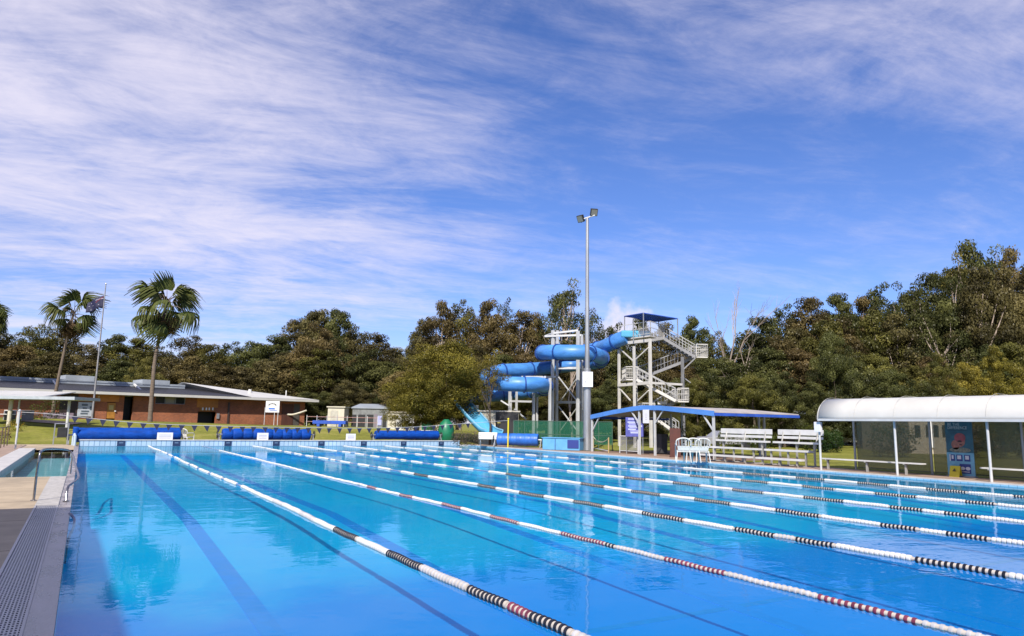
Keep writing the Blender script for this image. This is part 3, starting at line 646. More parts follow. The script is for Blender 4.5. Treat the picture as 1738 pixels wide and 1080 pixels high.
# pump bracket at far left end
a = PY(103, 742, 50.9); cb = empty('control_frame', (a[0], 50.9, 0.07), 'narrow grey metal frame with a dark box left of the deep blue roller', 'metal frame')
mb = MB()
for dx in (-0.35, 0.35): mb.b2((a[0]+dx-0.03, 50.87, 0.07), (a[0]+dx+0.03, 50.93, 1.35))
for zz in (0.5, 1.3): mb.b2((a[0]-0.32, 50.88, zz), (a[0]+0.32, 50.92, zz+0.05))
mb.build('frame', GALV, cb); mb = MB(); mb.b2((a[0]-0.2, 50.85, 0.5), (a[0]+0.3, 51.1, 1.1)); mb.build('motor_box', BLACK, cb, bevel=0.02)
mb = MB(); q = PY(124, 748, 50.3); mb.tube([(q[0], 50.2, 0.0), (q[0], 50.2, 0.55), (q[0]+0.05, 50.1, 0.72), (q[0]+0.1, 49.8, 0.6), (q[0]+0.1, 49.75, -0.2)], 0.07, 8)
tag(mb.build('inlet_pipe', mat('pale_blue_pipe', (0.45, 0.55, 0.65), 0.35)), 'pale grey pipe bent over the pool corner below the roller flap', 'pipe')

# ------------------------------------------------------------------ brick clubhouse
D0, D1 = 64.0, 85.0
B0 = PD(-40, 700, 63.0); B1 = PD(517, 700, D1); B0[2] = B1[2] = 0
BU = (B1-B0)/np.linalg.norm(B1-B0); BV = np.array([-BU[1], BU[0], 0]); BL = np.linalg.norm(B1-B0)
def WU(px, py=700):        # distance along the wall, and height, where this line of sight meets it
    d = _ray(px, py); n = BV; t = ((B0-EYE)@n)/(d@n); P = EYE+d*t; return (P-B0)@BU, P[2]
def BP(u, v, z): return B0+BU*u+BV*v+np.array([0, 0, z])
bl = empty('brick_building', BP(BL/2, 4, 1.0), 'long low red brick building with flat white roofs and orange panels behind the lawn', 'building')
ZE = WU(515, 681)[1]; 
def bbox(mb, u0, u1, v0, v1, z0, z1, mi=0): mb.box(BP((u0+u1)/2, (v0+v1)/2, (z0+z1)/2), (u1-u0, v1-v0, z1-z0), ax=(BU, BV, np.array([0, 0, 1.])), mi=mi); return mb
def wz(px, py): return WU(px, py)[1]
ops = []    # openings as (u0,u1,z0,z1)
def op(px0, px1, py0, py1): 
    u0, u1 = WU(px0)[0], WU(px1)[0]; zm = (WU((px0+px1)/2, py0)[1], WU((px0+px1)/2, py1)[1]); return (u0, u1, zm[1], zm[0])
uD1 = op(209, 225, 671, 711); uWN = op(262, 313, 672, 686); uOP = op(336, 367, 699, 719); uDoor = op(181, 196, 683, 711)
zbase = 0.6
# brick wall built round its openings
mb = MB(); u = -2.0
for o_ in sorted([uD1, uWN, uOP, uDoor]):
    bbox(mb, u, o_[0], 0, 0.3, zbase, ZE-0.1)
    if o_[2] > zbase+1.2: bbox(mb, o_[0], o_[1], 0, 0.3, zbase, o_[2])
    if o_[3] < ZE-0.15: bbox(mb, o_[0], o_[1], 0, 0.3, o_[3], ZE-0.1)
    u = o_[1]
bbox(mb, u, BL, 0, 0.3, zbase, ZE-0.1); bbox(mb, BL-0.3, BL, 0.3, 11, zbase, ZE-0.1)
mb.build('wall', BRICK, bl)
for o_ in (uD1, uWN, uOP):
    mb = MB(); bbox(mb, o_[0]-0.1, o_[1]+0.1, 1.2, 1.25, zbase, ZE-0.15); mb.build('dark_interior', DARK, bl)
GLASS = mat('dark_window_glass', (0.03, 0.035, 0.04), 0.08)
w3 = (uWN[1]-uWN[0])/3
for i in range(3):
    u0 = uWN[0]+i*w3; mb = MB(); bbox(mb, u0+0.02, u0+w3-0.02, 0.14, 0.17, uWN[2]+0.02, uWN[3]-0.02); w = mb.build('window', GLASS if i != 1 else mat('pale_blind', (0.30, 0.28, 0.24), 0.6), bl)
    mb = MB(); 
    for uu in (u0, u0+w3-0.06): bbox(mb, uu+0.002, uu+0.06, 0.06, 0.14, uWN[2], uWN[3])
    bbox(mb, u0+0.06, u0+w3-0.06, 0.06, 0.14, uWN[3]-0.06, uWN[3]); bbox(mb, u0+0.06, u0+w3-0.06, 0.06, 0.14, uWN[2], uWN[2]+0.06); mb.build('window_frame', GREY, w)
def panel(nm, px0, px1, py0, py1, m, pr=0.05, z=None, thick=0.05):
    o_ = op(px0, px1, py0, py1); mb = MB(); bbox(mb, o_[0], o_[1], -pr, -pr+thick-0.003, o_[2], o_[3]); return mb.build(nm, m, bl)
panel('orange_panel', 160, 200, 669.5, 682, ORANGE); dr = panel('door', 181.5, 195.5, 684, 710.5, mat('ochre_door', (0.45, 0.20, 0.03), 0.5, var=0.3, vscale=2), pr=-0.03)
mb = MB(); o_ = op(184, 192, 688, 696); bbox(mb, o_[0], o_[1], 0.0, 0.02, o_[2], o_[3]); mb.build('notice', mat('notice_yellow', (0.5, 0.4, 0.15), 0.6), dr)
panel('orange_panel', 333, 369, 676, 692, ORANGE); panel('kiosk_shelf', 338, 364, 692, 698, mat('dark_ochre', (0.36, 0.15, 0.02), 0.6, var=0.4, vscale=3), pr=0.07)
mb = MB()
for i, px in enumerate((342, 348, 353, 359)):
    o_ = op(px, px+2.2, 692, 696.5); bbox(mb, o_[0], o_[1], -0.12, -0.08, o_[2], o_[3])
mb.build('menu_cards', SIGNW, bl)
panel('downpipe', 386, 388.5, 683, 722, mat('brown_pipe', (0.06, 0.04, 0.035), 0.5), pr=0.12, thick=0.1); panel('electric_box', 368, 372, 702, 711, GREY, pr=0.14, thick=0.13)
panel('dark_bay', 478, 497, 686, 723, mat('dark_timber_slats', (0.09, 0.03, 0.02), 0.7, var=0.4, vscale=2, stretch=(8, 8, 0.3)), pr=0.06); panel('dark_bay', 498, 508, 686, 723, mat('grey_door', (0.08, 0.07, 0.065), 0.6, var=0.3), pr=0.06)
panel('dark_bay', 100, 130, 669, 706, mat('shaded_door', (0.035, 0.02, 0.018), 0.6, var=0.3), pr=0.05)
nb = panel('notice_board', 131, 158, 683, 707, mat('notice_board_white', (0.52, 0.56, 0.62), 0.5, var=0.15), pr=0.12, thick=0.1)
mb = MB()
for (a_, b_, c_, d_) in ((137, 147, 686, 689), (139, 146, 692, 694), (137, 150, 697, 699), (151, 154, 690, 696), (136, 148, 701, 703)):
    o_ = op(a_, b_, c_, d_); bbox(mb, o_[0], o_[1], -0.15, -0.125, o_[2], o_[3])
mb.build('board_print', mat('board_print_grey', (0.10, 0.13, 0.17), 0.6), nb)
panel('wall_light', 193.5, 196, 697, 699, SIGNW, pr=0.14, thick=0.1); panel('wall_light', 163, 166, 672, 675, mat('lamp_lens', (0.6, 0.5, 0.3), 0.4), pr=0.14, thick=0.08)
# roofs: white eaves band, dark sloping matting behind it, grey clerestory strip, white hipped end
mb = MB(); bbox(mb, -3, BL+1.2, -1.1, 0.4, ZE-0.10, ZE+0.16); bbox(mb, BL-2, BL+1.2, 0.4, 11.5, ZE-0.1, ZE+0.16); ev = mb.build('eaves', ROOFW, bl)
z1 = ZE+1.0; uS = WU(425)[0]; uE = WU(330)[0]+3.4
mb = MB(); mb.plate([BP(-3, -0.9, ZE+0.19), BP(uS+0.4, -0.9, ZE+0.19), BP(uS-3.0, 4.6, z1+0.05), BP(-3, 4.6, z1+0.05)][::1], 0.12); mb.build('solar_matting', SOLAR, bl)
mb = MB(); bbox(mb, -3, uS-5.8, 4.3, 8.0, z1-0.2, z1+0.42); bbox(mb, -3, uS-5.8, 4.25, 4.29, z1+0.22, z1+0.40); mb.build('clerestory', ROOFG, bl)
for px0, px1, hh in ((110, 160, 0.85), (243, 290, 0.8)):
    u0, u1 = WU(px0)[0]*1.04+0.4, WU(px1)[0]*1.04+0.4; mb = MB(); bbox(mb, u0, u1, 4.22, 7.5, z1+0.30, z1+hh); mb.build('clerestory_step', ROOFG, bl)
u0 = WU(350)[0]+1.2; r0 = BP(uS-6.6, 5.4, ZE+1.55)
mb = MB()
A_, B_2, C_2 = BP(uS-0.3, -1.12, ZE+0.165), BP(BL+1.25, -1.12, ZE+0.165), BP(uS-5.9, 5.2, ZE+1.75)
D_2, E_2 = BP(BL+1.25, 11.5, ZE+0.165), BP(uS-6.5, 11.5, ZE+0.165)
mb.add([A_, B_2, C_2, D_2, E_2], [(0, 1, 2), (1, 3, 2), (3, 4, 2), (4, 0, 2), (0, 4, 3, 1)]); hip = mb.build('hip_roof', ROOFW, bl)
mb = MB(); mb.tube([BP(BL-6.2, 1.5, ZE+0.6), BP(BL-6.2, 1.5, ZE+1.15)], 0.18, 8); mb.tube([BP(BL-2.0, 1, ZE+0.3), BP(BL-2.0, 1, ZE+1.2)], 0.06, 8); mb.build('vent_pipe', WHITE, hip)
mb = MB(); mb.bar(BP(WU(102)[0], 1.8, ZE+0.35), BP(WU(102)[0], 4.5, z1+0.3), 0.14); mb.bar(BP(WU(246)[0], 0.8, ZE+0.2), BP(WU(246)[0], 4.5, z1+0.3), 0.16); mb.build('roof_pipe', WHITE, bl)
mb = MB(); bbox(mb, -3, BL, 0.3, 11, ZE-0.2, ZE-0.12); mb.build('ceiling', GREY, bl)
mb = MB(); bbox(mb, -2, BL-0.3, 10.8, 11, zbase, ZE-0.2); bbox(mb, -2, -1.8, 0.3, 10.8, zbase, ZE-0.2); mb.build('rear_wall', BRICK, bl)
# white hose loop / shade edge at the building end
mb = MB(); mb.tube(smooth_path([PD(470, 696, 84), PD(482, 702, 83.5), PD(495, 704, 83.5), (PD(508, 701, 83.5)), PD(520, 697, 84)], 5), 0.11, 6); tag(mb.build('hanging_tube', CREAM), 'pale drooping tube hung at the right end of the brick building', 'tube')
# club sign on two poles
a, b = PD(450.5, 700, 76), PD(475, 681, 76)
t = empty('club_sign', (a[0], a[1], 1.0), 'white sign on two thin poles in front of the brick building right end', 'sign')
w = np.linalg.norm((b-a)[:2]); c = (a+b)/2
AX3 = (HR, HF, np.array([0, 0, 1.]))
mb = MB(); mb.box(c, (w, 0.06, b[2]-a[2]), ax=AX3); bd = mb.build('panel', SIGNW, t)
mb = MB()
for i in range(7):
    an = math.pi*(0.15+0.7*i/6); mb.box(c+HR*(-0.02-math.cos(an)*0.42)+np.array([0, 0, 0.05+math.sin(an)*0.28])-HF*0.045, (0.09, 0.02, 0.13), ax=AX3)
mb.build('lettering', mat('sign_dark_green', (0.03, 0.06, 0.05), 0.5), bd)
mb = MB(); mb.box(c-HF*0.045-HR*0.08+[0, 0, -0.2], (0.65, 0.02, 0.16), ax=AX3); mb.box(c-HF*0.045+HR*0.1+[0, 0, -0.38], (0.8, 0.02, 0.06), ax=AX3); mb.build('blue_wave', MIDBLUE, bd)
for px in (449.5, 466, 472):
    q = PD(px, 700, 76); mb = MB(); mb.tube([(q[0], q[1], 0.9), (q[0], q[1], c[2]-0.1)], 0.035, 6); mb.build('pole', STEEL, t)

# low white canopy at the far left
cp = empty('white_canopy', PD(60, 712, 52), 'low flat white canopy on posts at the far left before the brick building', 'canopy')
cD = 51.0
zc = PD(100, 676, cD)[2]
L0, R0 = PD(-60, 677, cD), PD(128, 677, cD)
mb = MB(); ux = (R0-L0); ux[2] = 0; Lc = np.linalg.norm(ux); ux /= Lc; vx = np.array([-ux[1], ux[0], 0])
mb.box((L0+R0)/2*[1, 1, 0]+[0, 0, zc]+vx*1.5, (Lc, 3.2, 0.22), ax=(ux, vx, np.array([0, 0, 1.]))); mb.build('fascia', mat('pale_grey_gutter', (0.42, 0.47, 0.52), 0.4, var=0.15), cp)
R1 = PD(78, 668, cD+0.5)
mb = MB(); mb.plate([L0*[1, 1, 0]+[0, 0, zc+0.115]-vx*0.1, R1*[1, 1, 0]+[0, 0, zc+0.115]-vx*0.3, R1*[1, 1, 0]+[0, 0, zc+0.60]+vx*3.5, L0*[1, 1, 0]+[0, 0, zc+0.60]+vx*3.5], 0.06); mb.build('roof_sheet', ROOFW, cp)
for px, r in ((17, 0.14), (31, 0.06), (116, 0.10)):
    q = PD(px, 700, cD+1.0); mb = MB(); mb.tube([(q[0], q[1], 0.1), (q[0], q[1], zc-0.1)], r, 10); mb.build('post', CREAM if r > 0.1 else STEEL, cp)
# things under and near that canopy
def bush(name, px, py0, py1, D, wpx, label, m, n=500, leaf=0.09, cat='shrub', kind=None, flat=0.9):
    c = PD(px, py1, D); zt = PD(px, py0, D)[2]; zb = max(gz(c[0], c[1]), 0.04); h = max(zt-zb, 0.25); w = wpx*D/FPX/2
    r = np.random.default_rng(abs(hash(name+str(px))) % 9999 if False else int(px*7+py0)); V = []; F = []; T = []
    u = r.normal(size=(n, 3)); u /= np.linalg.norm(u, axis=1)[:, None]; rad = r.uniform(0.45, 1.0, n)**0.6
    lump = 1+0.22*np.sin(u[:, 0]*5+px)+0.15*np.sin(u[:, 1]*7+px*2)
    P = u*rad[:, None]*lump[:, None]; 
    C = np.stack([c[0]+P[:, 0]*w*RT[0]+P[:, 1]*w*flat*HF[0], c[1]+P[:, 0]*w*RT[1]+P[:, 1]*w*flat*HF[1], zb+h*0.5+P[:, 2]*h*0.52], 1)
    mesh_leaves(name, C, np.full(n, leaf), r, m, tone=np.clip(0.5+0.5*P[:, 2]+r.normal(0, .2, n), 0, 1))
    return tag(bpy.data.objects[-1] if False else LAST[0], label, cat)
LAST = [None]
def leaf_arrays(C, size, r, droop=0.0, nr=None):
    n = len(C); a = r.normal(size=(n, 3)); a[:, 2] -= droop
    if nr is not None:
        nr = nr/np.linalg.norm(nr, axis=1)[:, None]; a -= nr*(a*nr).sum(1)[:, None]; a /= np.linalg.norm(a, axis=1)[:, None]; b = np.cross(nr, a)
        s = size[:, None]; asp = r.uniform(0.4, 0.75, n)[:, None]
        return np.stack([C-a*s*0.5, C+b*s*asp*0.5, C+a*s*0.5, C-b*s*asp*0.5], 1).reshape(-1, 3)
    a = a+0; a /= np.linalg.norm(a, axis=1)[:, None]; b = r.normal(size=(n, 3)); b -= a*(a*b).sum(1)[:, None]; b /= np.linalg.norm(b, axis=1)[:, None]
    s = size[:, None]; asp = r.uniform(0.35, 0.6, n)[:, None]
    V = np.stack([C-a*s*0.5, C+b*s*asp*0.5, C+a*s*0.5, C-b*s*asp*0.5], 1).reshape(-1, 3); return V
def mesh_from_quads(name, V, mats, tone=None, mi=None, extra=None):
    """V: (4n,3) quads; extra = MB with more geometry (material 1)"""
    nq = len(V)//4; me = bpy.data.meshes.new(name)
    ev = np.vstack(extra.v) if extra and extra.v else np.zeros((0, 3)); ef = extra.f if extra and extra.v else []
    nv = len(V)+len(ev); loops = list(range(len(V))); starts = list(range(0, len(V), 4)); tot = [4]*nq
    off = len(V); L = np.concatenate([np.arange(len(V)), np.array([i+off for q in ef for i in q], int)]) if ef else np.arange(len(V))
    st = np.concatenate([np.arange(nq)*4, len(V)+np.concatenate([[0], np.cumsum([len(q) for q in ef])[:-1]])]) if ef else np.arange(nq)*4
    tt = np.concatenate([np.full(nq, 4), np.array([len(q) for q in ef], int)]) if ef else np.full(nq, 4)
    me.vertices.add(nv); me.vertices.foreach_set('co', np.vstack([V, ev]).astype(np.float32).ravel())
    me.loops.add(len(L)); me.loops.foreach_set('vertex_index', L.astype(np.int32))
    me.polygons.add(len(st)); me.polygons.foreach_set('loop_start', st.astype(np.int32)); me.polygons.foreach_set('loop_total', tt.astype(np.int32))
    for m in mats: me.materials.append(m)
    if ef: me.polygons.foreach_set('material_index', np.concatenate([np.zeros(nq, int), np.ones(len(ef), int)]).astype(np.int32))
    me.update(calc_edges=True); me.validate()
    at = me.attributes.new('tone', 'FLOAT', 'POINT'); tv = np.full(nv, 0.5, np.float32)
    if tone is not None: tv[:len(V)] = np.repeat(tone, 4)
    at.data.foreach_set('value', tv); return me
def mesh_leaves(name, C, size, r, m, tone=None, parent=None, droop=0.0):
    o0 = np.array([C[:, 0].mean(), C[:, 1].mean(), C[:, 2].min()]) if parent is None else ORG[parent.name]
    me = mesh_from_quads(name, leaf_arrays(C-o0, size, r, droop), [m], tone); o = bpy.data.objects.new(name, me); SC.collection.objects.link(o)
    if parent is None: o.location = Vector(o0)
    else: o.parent = parent
    ORG[o.name] = o0; LAST[0] = o; return o
LY = leafmat('yellow_flower_leaf', (0.20, 0.17, 0.02), (0.42, 0.30, 0.03)); LG = leafmat('garden_leaf', (0.03, 0.05, 0.015), (0.09, 0.11, 0.02)); LDRY = leafmat('dry_grass_leaf', (0.09, 0.07, 0.05), (0.24, 0.19, 0.13))
LPINK = leafmat('pink_flower_leaf', (0.10, 0.08, 0.04), (0.38, 0.14, 0.14))
bush('flowering_shrub', 22, 716, 736, 50, 30, 'yellow flowering shrub beside the white canopy post at the far left', LY, 500)
bush('flowering_shrub', 6, 728, 745, 44, 24, 'low pink flowering shrub behind the fence at the left edge', LPINK, 300)
bush('garden_shrub', 87, 680, 702, 60, 34, 'dark leafy shrub under the canopy at the first palm foot', LG, 600, 0.12)
bush('garden_shrub', 56, 718, 727, 58, 12, 'tiny dark shrub on the lawn left of the palm', LG, 120)
bush('garden_shrub', 72, 718, 727, 58, 12, 'tiny dark shrub on the lawn closest to the palm', LG, 120)
bush('dry_shrub', 790, 731, 758, 52.5, 48, 'brown dry shrub at the far right corner of the pool', LDRY, 1200, 0.10)
bush('garden_shrub', 62, 684, 706, 62, 26, 'brownish shrub under the left canopy beside the parked white cart', LG, 400, 0.12)
# picnic table and garden path
t = empty('picnic_table', PD(28, 712, 56), 'small white picnic table under the low canopy at the far left', 'table'); q = PD(32, 705, 56); g_ = gz(q[0], q[1])
mb = MB(); mb.box(q*[1, 1, 0]+[0, 0, g_+0.75], (1.8, 0.8, 0.06), rz=-0.5); mb.build('table_top', WHITE, t)
for s_ in (-1, 1):
    mb = MB(); mb.box(q*[1, 1, 0]+[0, 0, g_+0.45]+HF*0.75*s_, (1.8, 0.28, 0.05), rz=-0.5); mb.build('seat', WHITE, t)
    mb = MB(); mb.box(q*[1, 1, 0]+[0, 0, g_+0.36]+HR*0.7*s_, (0.07, 1.4, 0.72), rz=-0.5); mb.build('leg', GREY, t)
a, b = PD(45, 728, 56), PD(130, 727, 56); mb = MB(); 
V = []
for i in range(9):
    q = a+(b-a)*i/8
    for s_ in (-0.6, 0.6): p = q+HF*s_*1.6; V.append((p[0], p[1], gz(p[0], p[1])+0.05))
mb.add(V, [(2*i, 2*i+2, 2*i+3, 2*i+1) for i in range(8)]); structure(mb.build('garden_path', PINK))
mb = MB(); q = PD(100, 721.5, 61); mb.box(q*[1, 1, 0]+[0, 0, gz(q[0], q[1])+0.25], (2.6, 0.5, 0.5), rz=-0.54); tag(mb.build('stone_bench', mat('mauve_bench', (0.16, 0.12, 0.16), 0.7, var=0.2)), 'low dark mauve bench block on the lawn beside the palm', 'bench')

# ------------------------------------------------------------------ sheds between the building and the slide
def shed(name, px0, px1, py0, py1, D, dep, m, label, cat='shed', roofm=None, rt=0.12, slope=0.0):
    a, b = PD(px0, py1, D), PD(px1, py1, D); zt = PD((px0+px1)/2, py0, D)[2]; zb = min(gz(a[0], a[1]), gz(b[0], b[1]), a[2])-0.15
    w = np.linalg.norm((b-a)[:2]); c = (a+b)/2; t = empty(name, (c[0], c[1], zb), label, cat)
    cc = c*[1, 1, 0]+HF*dep/2
    mb = MB(); mb.box(cc+[0, 0, (zb+zt-rt)/2], (w, dep, zt-rt-zb), ax=AX3); mb.build('walls', m, t)
    mb = MB()
    q = [cc+HR*(sx*(w/2+0.12))+HF*(sy*(dep/2+0.15))+[0, 0, zt+(slope if sy > 0 else 0)] for sx, sy in ((-1, -1), (1, -1), (1, 1), (-1, 1))]
    mb.plate(q, rt-0.004); mb.build('roof', roofm or m, t)
    def face(nm, x0, x1, y0, y1, mm, pr=0.03, par=None):
        A, B = PD(x0, y1, D), PD(x1, y0, D); k = (A+B)/2; ww = abs((B-A)@HR); return MB().box(k-HF*pr/2-HF*0.004, (ww, pr, abs(B[2]-A[2])), ax=AX3).build(nm, mm, par or t)
    return t, face
t, fc = shed('garden_shed', 555, 583, 690, 726, 76, 2.2, CREAM, 'tall plain cream shed right of the brick building'); fc('door', 560, 574, 697, 725, mat('pale_door', (0.5, 0.48, 0.4), 0.5, var=0.2))
t, fc = shed('open_shed', 597, 658, 692, 727, 78, 4, mat('grey_shed_sheet', (0.20, 0.21, 0.21), 0.6, var=0.3), 'long grey shed with dark open bays left of the cream lockers', roofm=ROOFG, slope=0.5)
for x0, x1 in ((590+7, 605), (607, 620), (622, 634), (649, 656)): fc('bay_opening', x0, x1, 704, 726, DARK)
fc('notice', 641, 648, 706, 722, SIGNL, 0.06); fc('bay_door', 634.5, 640.5, 703, 726, mat('violet_grey_door', (0.2, 0.17, 0.2), 0.6))
t, fc = shed('locker_block', 657, 746, 699, 733, 72, 3, CREAM, 'row of cream changing cubicles under the yellow green tree', 'changing block', roofm=mat('cubicle_roof', (0.42, 0.38, 0.30), 0.7, var=0.3))
for x0, x1, mm in ((672, 685, WHITE), (688, 703, WHITE), (704, 713, DARK), (716, 736, WHITE)): fc('cubicle_door', x0, x1, 704, 731, mm)
for x0 in (671, 686.5, 714, 738): fc('door_jamb', x0-0.7, x0+0.7, 702, 732, TERRA if False else mat('jamb_brown', (0.2, 0.15, 0.1), 0.6), 0.06)
mb = MB(); a, b = PD(716, 730, 70), PD(736, 716, 70); c = (a+b)/2; mb.box(c, (np.linalg.norm((b-a)[:2]), 1.0, b[2]-a[2]), ax=AX3); g = mb.build('green_bin', GREENP, bevel=0.05); tag(g, 'squarish green bin in front of the cream cubicles', 'bin')
c = PD(757, 739, 58); zb = gz(c[0], c[1]); zt = PD(757, 712, 58)[2]
mb = MB(); mb.lathe((c[0], c[1], zb), [(0.3, 0), (0.62, (zt-zb)*0.25), (0.66, (zt-zb)*0.6), (0.5, (zt-zb)*0.85), (0.2, zt-zb)], 20); tag(mb.build('water_tank', GREENP, smooth=True), 'rounded green tank standing right of the third pool cover', 'tank')
# rail fence of the slide area
fa, fb = PD(520, 724, 74), PD(640, 727, 74)
fr = empty('pipe_fence', ((fa+fb)/2), 'thin white rail fence between the brick building and the sheds', 'fence')
mb = MB()
for k in range(2):
    mb.tube([fa*[1, 1, 0]+[0, 0, gz(*fa[:2])+0.5+0.5*k], fb*[1, 1, 0]+[0, 0, gz(*fb[:2])+0.5+0.5*k]], 0.03, 6)
mb.build('rails', mat('red_white_rail', (0.45, 0.25, 0.22), 0.6, var=0.5, vscale=2), fr)
for i in range(8):
    q = fa+(fb-fa)*i/7; mb = MB(); mb.tube([(q[0], q[1], gz(*q[:2])-0.05), (q[0], q[1], gz(*q[:2])+1.15)], 0.035, 6); mb.build('post', STEEL, fr)
# parked blue covered cart
q = PD(560, 722, 73.5); mb = MB(); z_ = gz(*q[:2]); mb.box(q*[1, 1, 0]+[0, 0, z_+0.45], (3.4, 0.9, 0.35), ax=AX3); mb.box(q*[1, 1, 0]+[0, 0, z_+0.14]-HR*1.1, (0.3, 0.9, 0.28), ax=AX3); mb.box(q*[1, 1, 0]+[0, 0, z_+0.14]+HR*1.1, (0.3, 0.9, 0.28), ax=AX3)
tag(mb.build('covered_trolley', NAVY, bevel=0.04), 'low navy covered trolley standing before the tall cream shed', 'trolley')
# dark kiosk behind the slide run-out
t, fc = shed('kiosk', 812, 880, 697, 738, 60, 4, CREAM, 'flat roofed kiosk with dark right wall behind the slide exit', 'kiosk', roofm=mat('kiosk_roof', (0.48, 0.45, 0.40), 0.6, var=0.2))
fc('dark_screen', 841, 880, 700, 738, mat('dark_screen', (0.02, 0.02, 0.025), 0.7, var=0.3), 0.08); fc('yellow_notice', 843, 850, 717, 718.6, mat('notice_strip', (0.4, 0.35, 0.1), 0.6), 0.12)
q = PD(819, 697, 60); mb = MB(); mb.tube([(q[0], q[1]+1, q[2]-0.2), (q[0], q[1]+1, q[2]+0.45)], 0.14, 8); mb.build('vent_pipe', WHITE, t)
# white table at the pool corner
q = PD(828, 755, 53.5); t = empty('white_trolley', (q[0], q[1], 0.07), 'white topped equipment trolley between the dry shrub and the right roller', 'trolley')
mb = MB(); mb.box((q[0], q[1], 0.85), (1.4, 0.9, 0.5), ax=AX3); mb.build('top_box', PLASTIC, t, bevel=0.03)
for s_ in (-1, 1):
    mb = MB(); mb.box((q[0], q[1], 0.33) + HR*0.55*s_, (0.08, 0.7, 0.54), ax=AX3); mb.build('leg', GALV, t)
# light blue box & green fence on the right side deck
a, b = PD(921, 763, 48.5), PD(984, 766, 47.5); c = (a+b)/2; zt = PD(950, 744, 48)[2]
t = empty('equipment_box', (c[0], c[1], 0.07), 'long light blue equipment box on the deck left of the light pole', 'storage box')
ux = (b-a)*[1, 1, 0]; w = np.linalg.norm(ux); ux /= w; vx = np.array([-ux[1], ux[0], 0]); ax_ = (ux, vx, np.array([0, 0, 1.]))
mb = MB(); mb.box(c*[1, 1, 0]+vx*0.5+[0, 0, (zt+0.07)/2], (w, 1.1, zt-0.1), ax=ax_); mb.build('body', LBLUE, t, bevel=0.02)
mb = MB(); mb.box(c*[1, 1, 0]+vx*0.5+[0, 0, zt+0.02], (w+0.1, 1.2, 0.05), ax=ax_); mb.build('lid', LBLUE, t)
mb = MB(); mb.box(c*[1, 1, 0]+ux*w*0.33+[0, 0, 0.5]-vx*0.07, (w*0.3, 0.03, 0.55), ax=ax_); mb.build('dark_panel', NAVYS, t)
for k in (-0.15,): 
    mb = MB(); mb.box(c*[1, 1, 0]+ux*w*k+[0, 0, 0.45]-vx*0.07, (0.03, 0.03, 0.8), ax=ax_); mb.build('joint', NAVYS, t)
fa, fb, fc2 = PD(872, 747, 56), PD(1040, 752, 50), PD(1046, 752, 48)
ff = empty('shade_cloth_fence', ((fa+fb)/2), 'long fence hung with green shade cloth behind the light blue box and the light pole', 'fence')
def clothseg(a, b, y0, nm='green_cloth'):
    n = 24; V = []; 
    for i in range(n+1):
        q = a+(b-a)*i/n; zb = max(gz(q[0], q[1]), 0.05); sag = 0.03*abs(math.sin(i*math.pi/4))
        V += [(q[0], q[1], zb+0.35), (q[0], q[1], zb+1.95-sag)]
    MB().add(V, [(2*i, 2*i+2, 2*i+3, 2*i+1) for i in range(n)]).build(nm, GREENMESH, ff)
clothseg(fa, fb, 717)
for i in range(9):
    q = fa+(fb-fa)*i/8; zb = gz(*q[:2]); mb = MB(); mb.tube([(q[0], q[1]+0.05, 0), (q[0], q[1]+0.05, zb+2.0)], 0.035, 6); mb.build('post', mat('green_post', (0.06, 0.12, 0.09), 0.5), ff)
mb = MB(); mb.tube([fa*[1, 1, 0]+[0, 0.05, gz(*fa[:2])+1.98], fb*[1, 1, 0]+[0, 0.05, gz(*fb[:2])+1.98]], 0.03, 6); mb.tube([fa*[1, 1, 0]+[0, 0.05, gz(*fa[:2])+1.0], fb*[1, 1, 0]+[0, 0.05, gz(*fb[:2])+1.0]], 0.03, 6); mb.build('rails', mat('green_post', (0, 0, 0)), ff)

# ------------------------------------------------------------------ right side of the pool
Z3 = np.array([0, 0, 1.])
# floodlight pole
b = PG(996.5, 765, 0.07); LD = float(b @ HF); tp = PD(1003, 371, LD); hgt = tp[2]
lp = empty('floodlight_pole', (b[0], b[1], 0.07), 'tall tapering grey floodlight pole with two lamps, standing by the shade shelter', 'light pole')
mb = MB(); mb.tube([(b[0], b[1], 0.0), (b[0], b[1], 5.6), (b[0], b[1], 5.62), (b[0], b[1], hgt)], [0.27, 0.25, 0.17, 0.10], 16); mb.build('pole', GALV, lp, smooth=True)
mb = MB(); mb.box((b[0], b[1], 0.1), (0.7, 0.7, 0.06)); mb.build('base_plate', GALV, lp)
c = np.array([b[0], b[1], hgt]); xa = HR*0.92-HF*0.35; xa /= np.linalg.norm(xa)
mb = MB(); mb.bar(c-xa*0.5+[0, 0, -0.06], c+xa*0.55+[0, 0, 0.18], 0.08); mb.build('cross_arm', STEEL, lp)
for s_, dz in ((-1, 0.02), (1, 0.40)):
    q = c+xa*0.48*s_+[0, 0, dz]; n = np.array([-0.75, -0.25, -0.45]) if s_ < 0 else np.array([-0.3, -0.75, -0.45]); n /= np.linalg.norm(n)
    sx = np.cross(n, Z3); sx /= np.linalg.norm(sx); sy = np.cross(sx, n)
    mb = MB(); mb.box(q, (0.5, 0.5, 0.22), ax=(sx, sy, n)); mb.box(q-n*0.17, (0.3, 0.3, 0.14), ax=(sx, sy, n)); mb.bar(q-n*0.2, q-n*0.1-[0, 0, 0.32], 0.06); h = mb.build('floodlight', BLACK, lp, bevel=0.02)
    mb = MB(); mb.box(q+n*0.115, (0.42, 0.42, 0.01), ax=(sx, sy, n)); mb.build('lens', mat('lamp_glass', (0.25, 0.25, 0.22), 0.1), h)
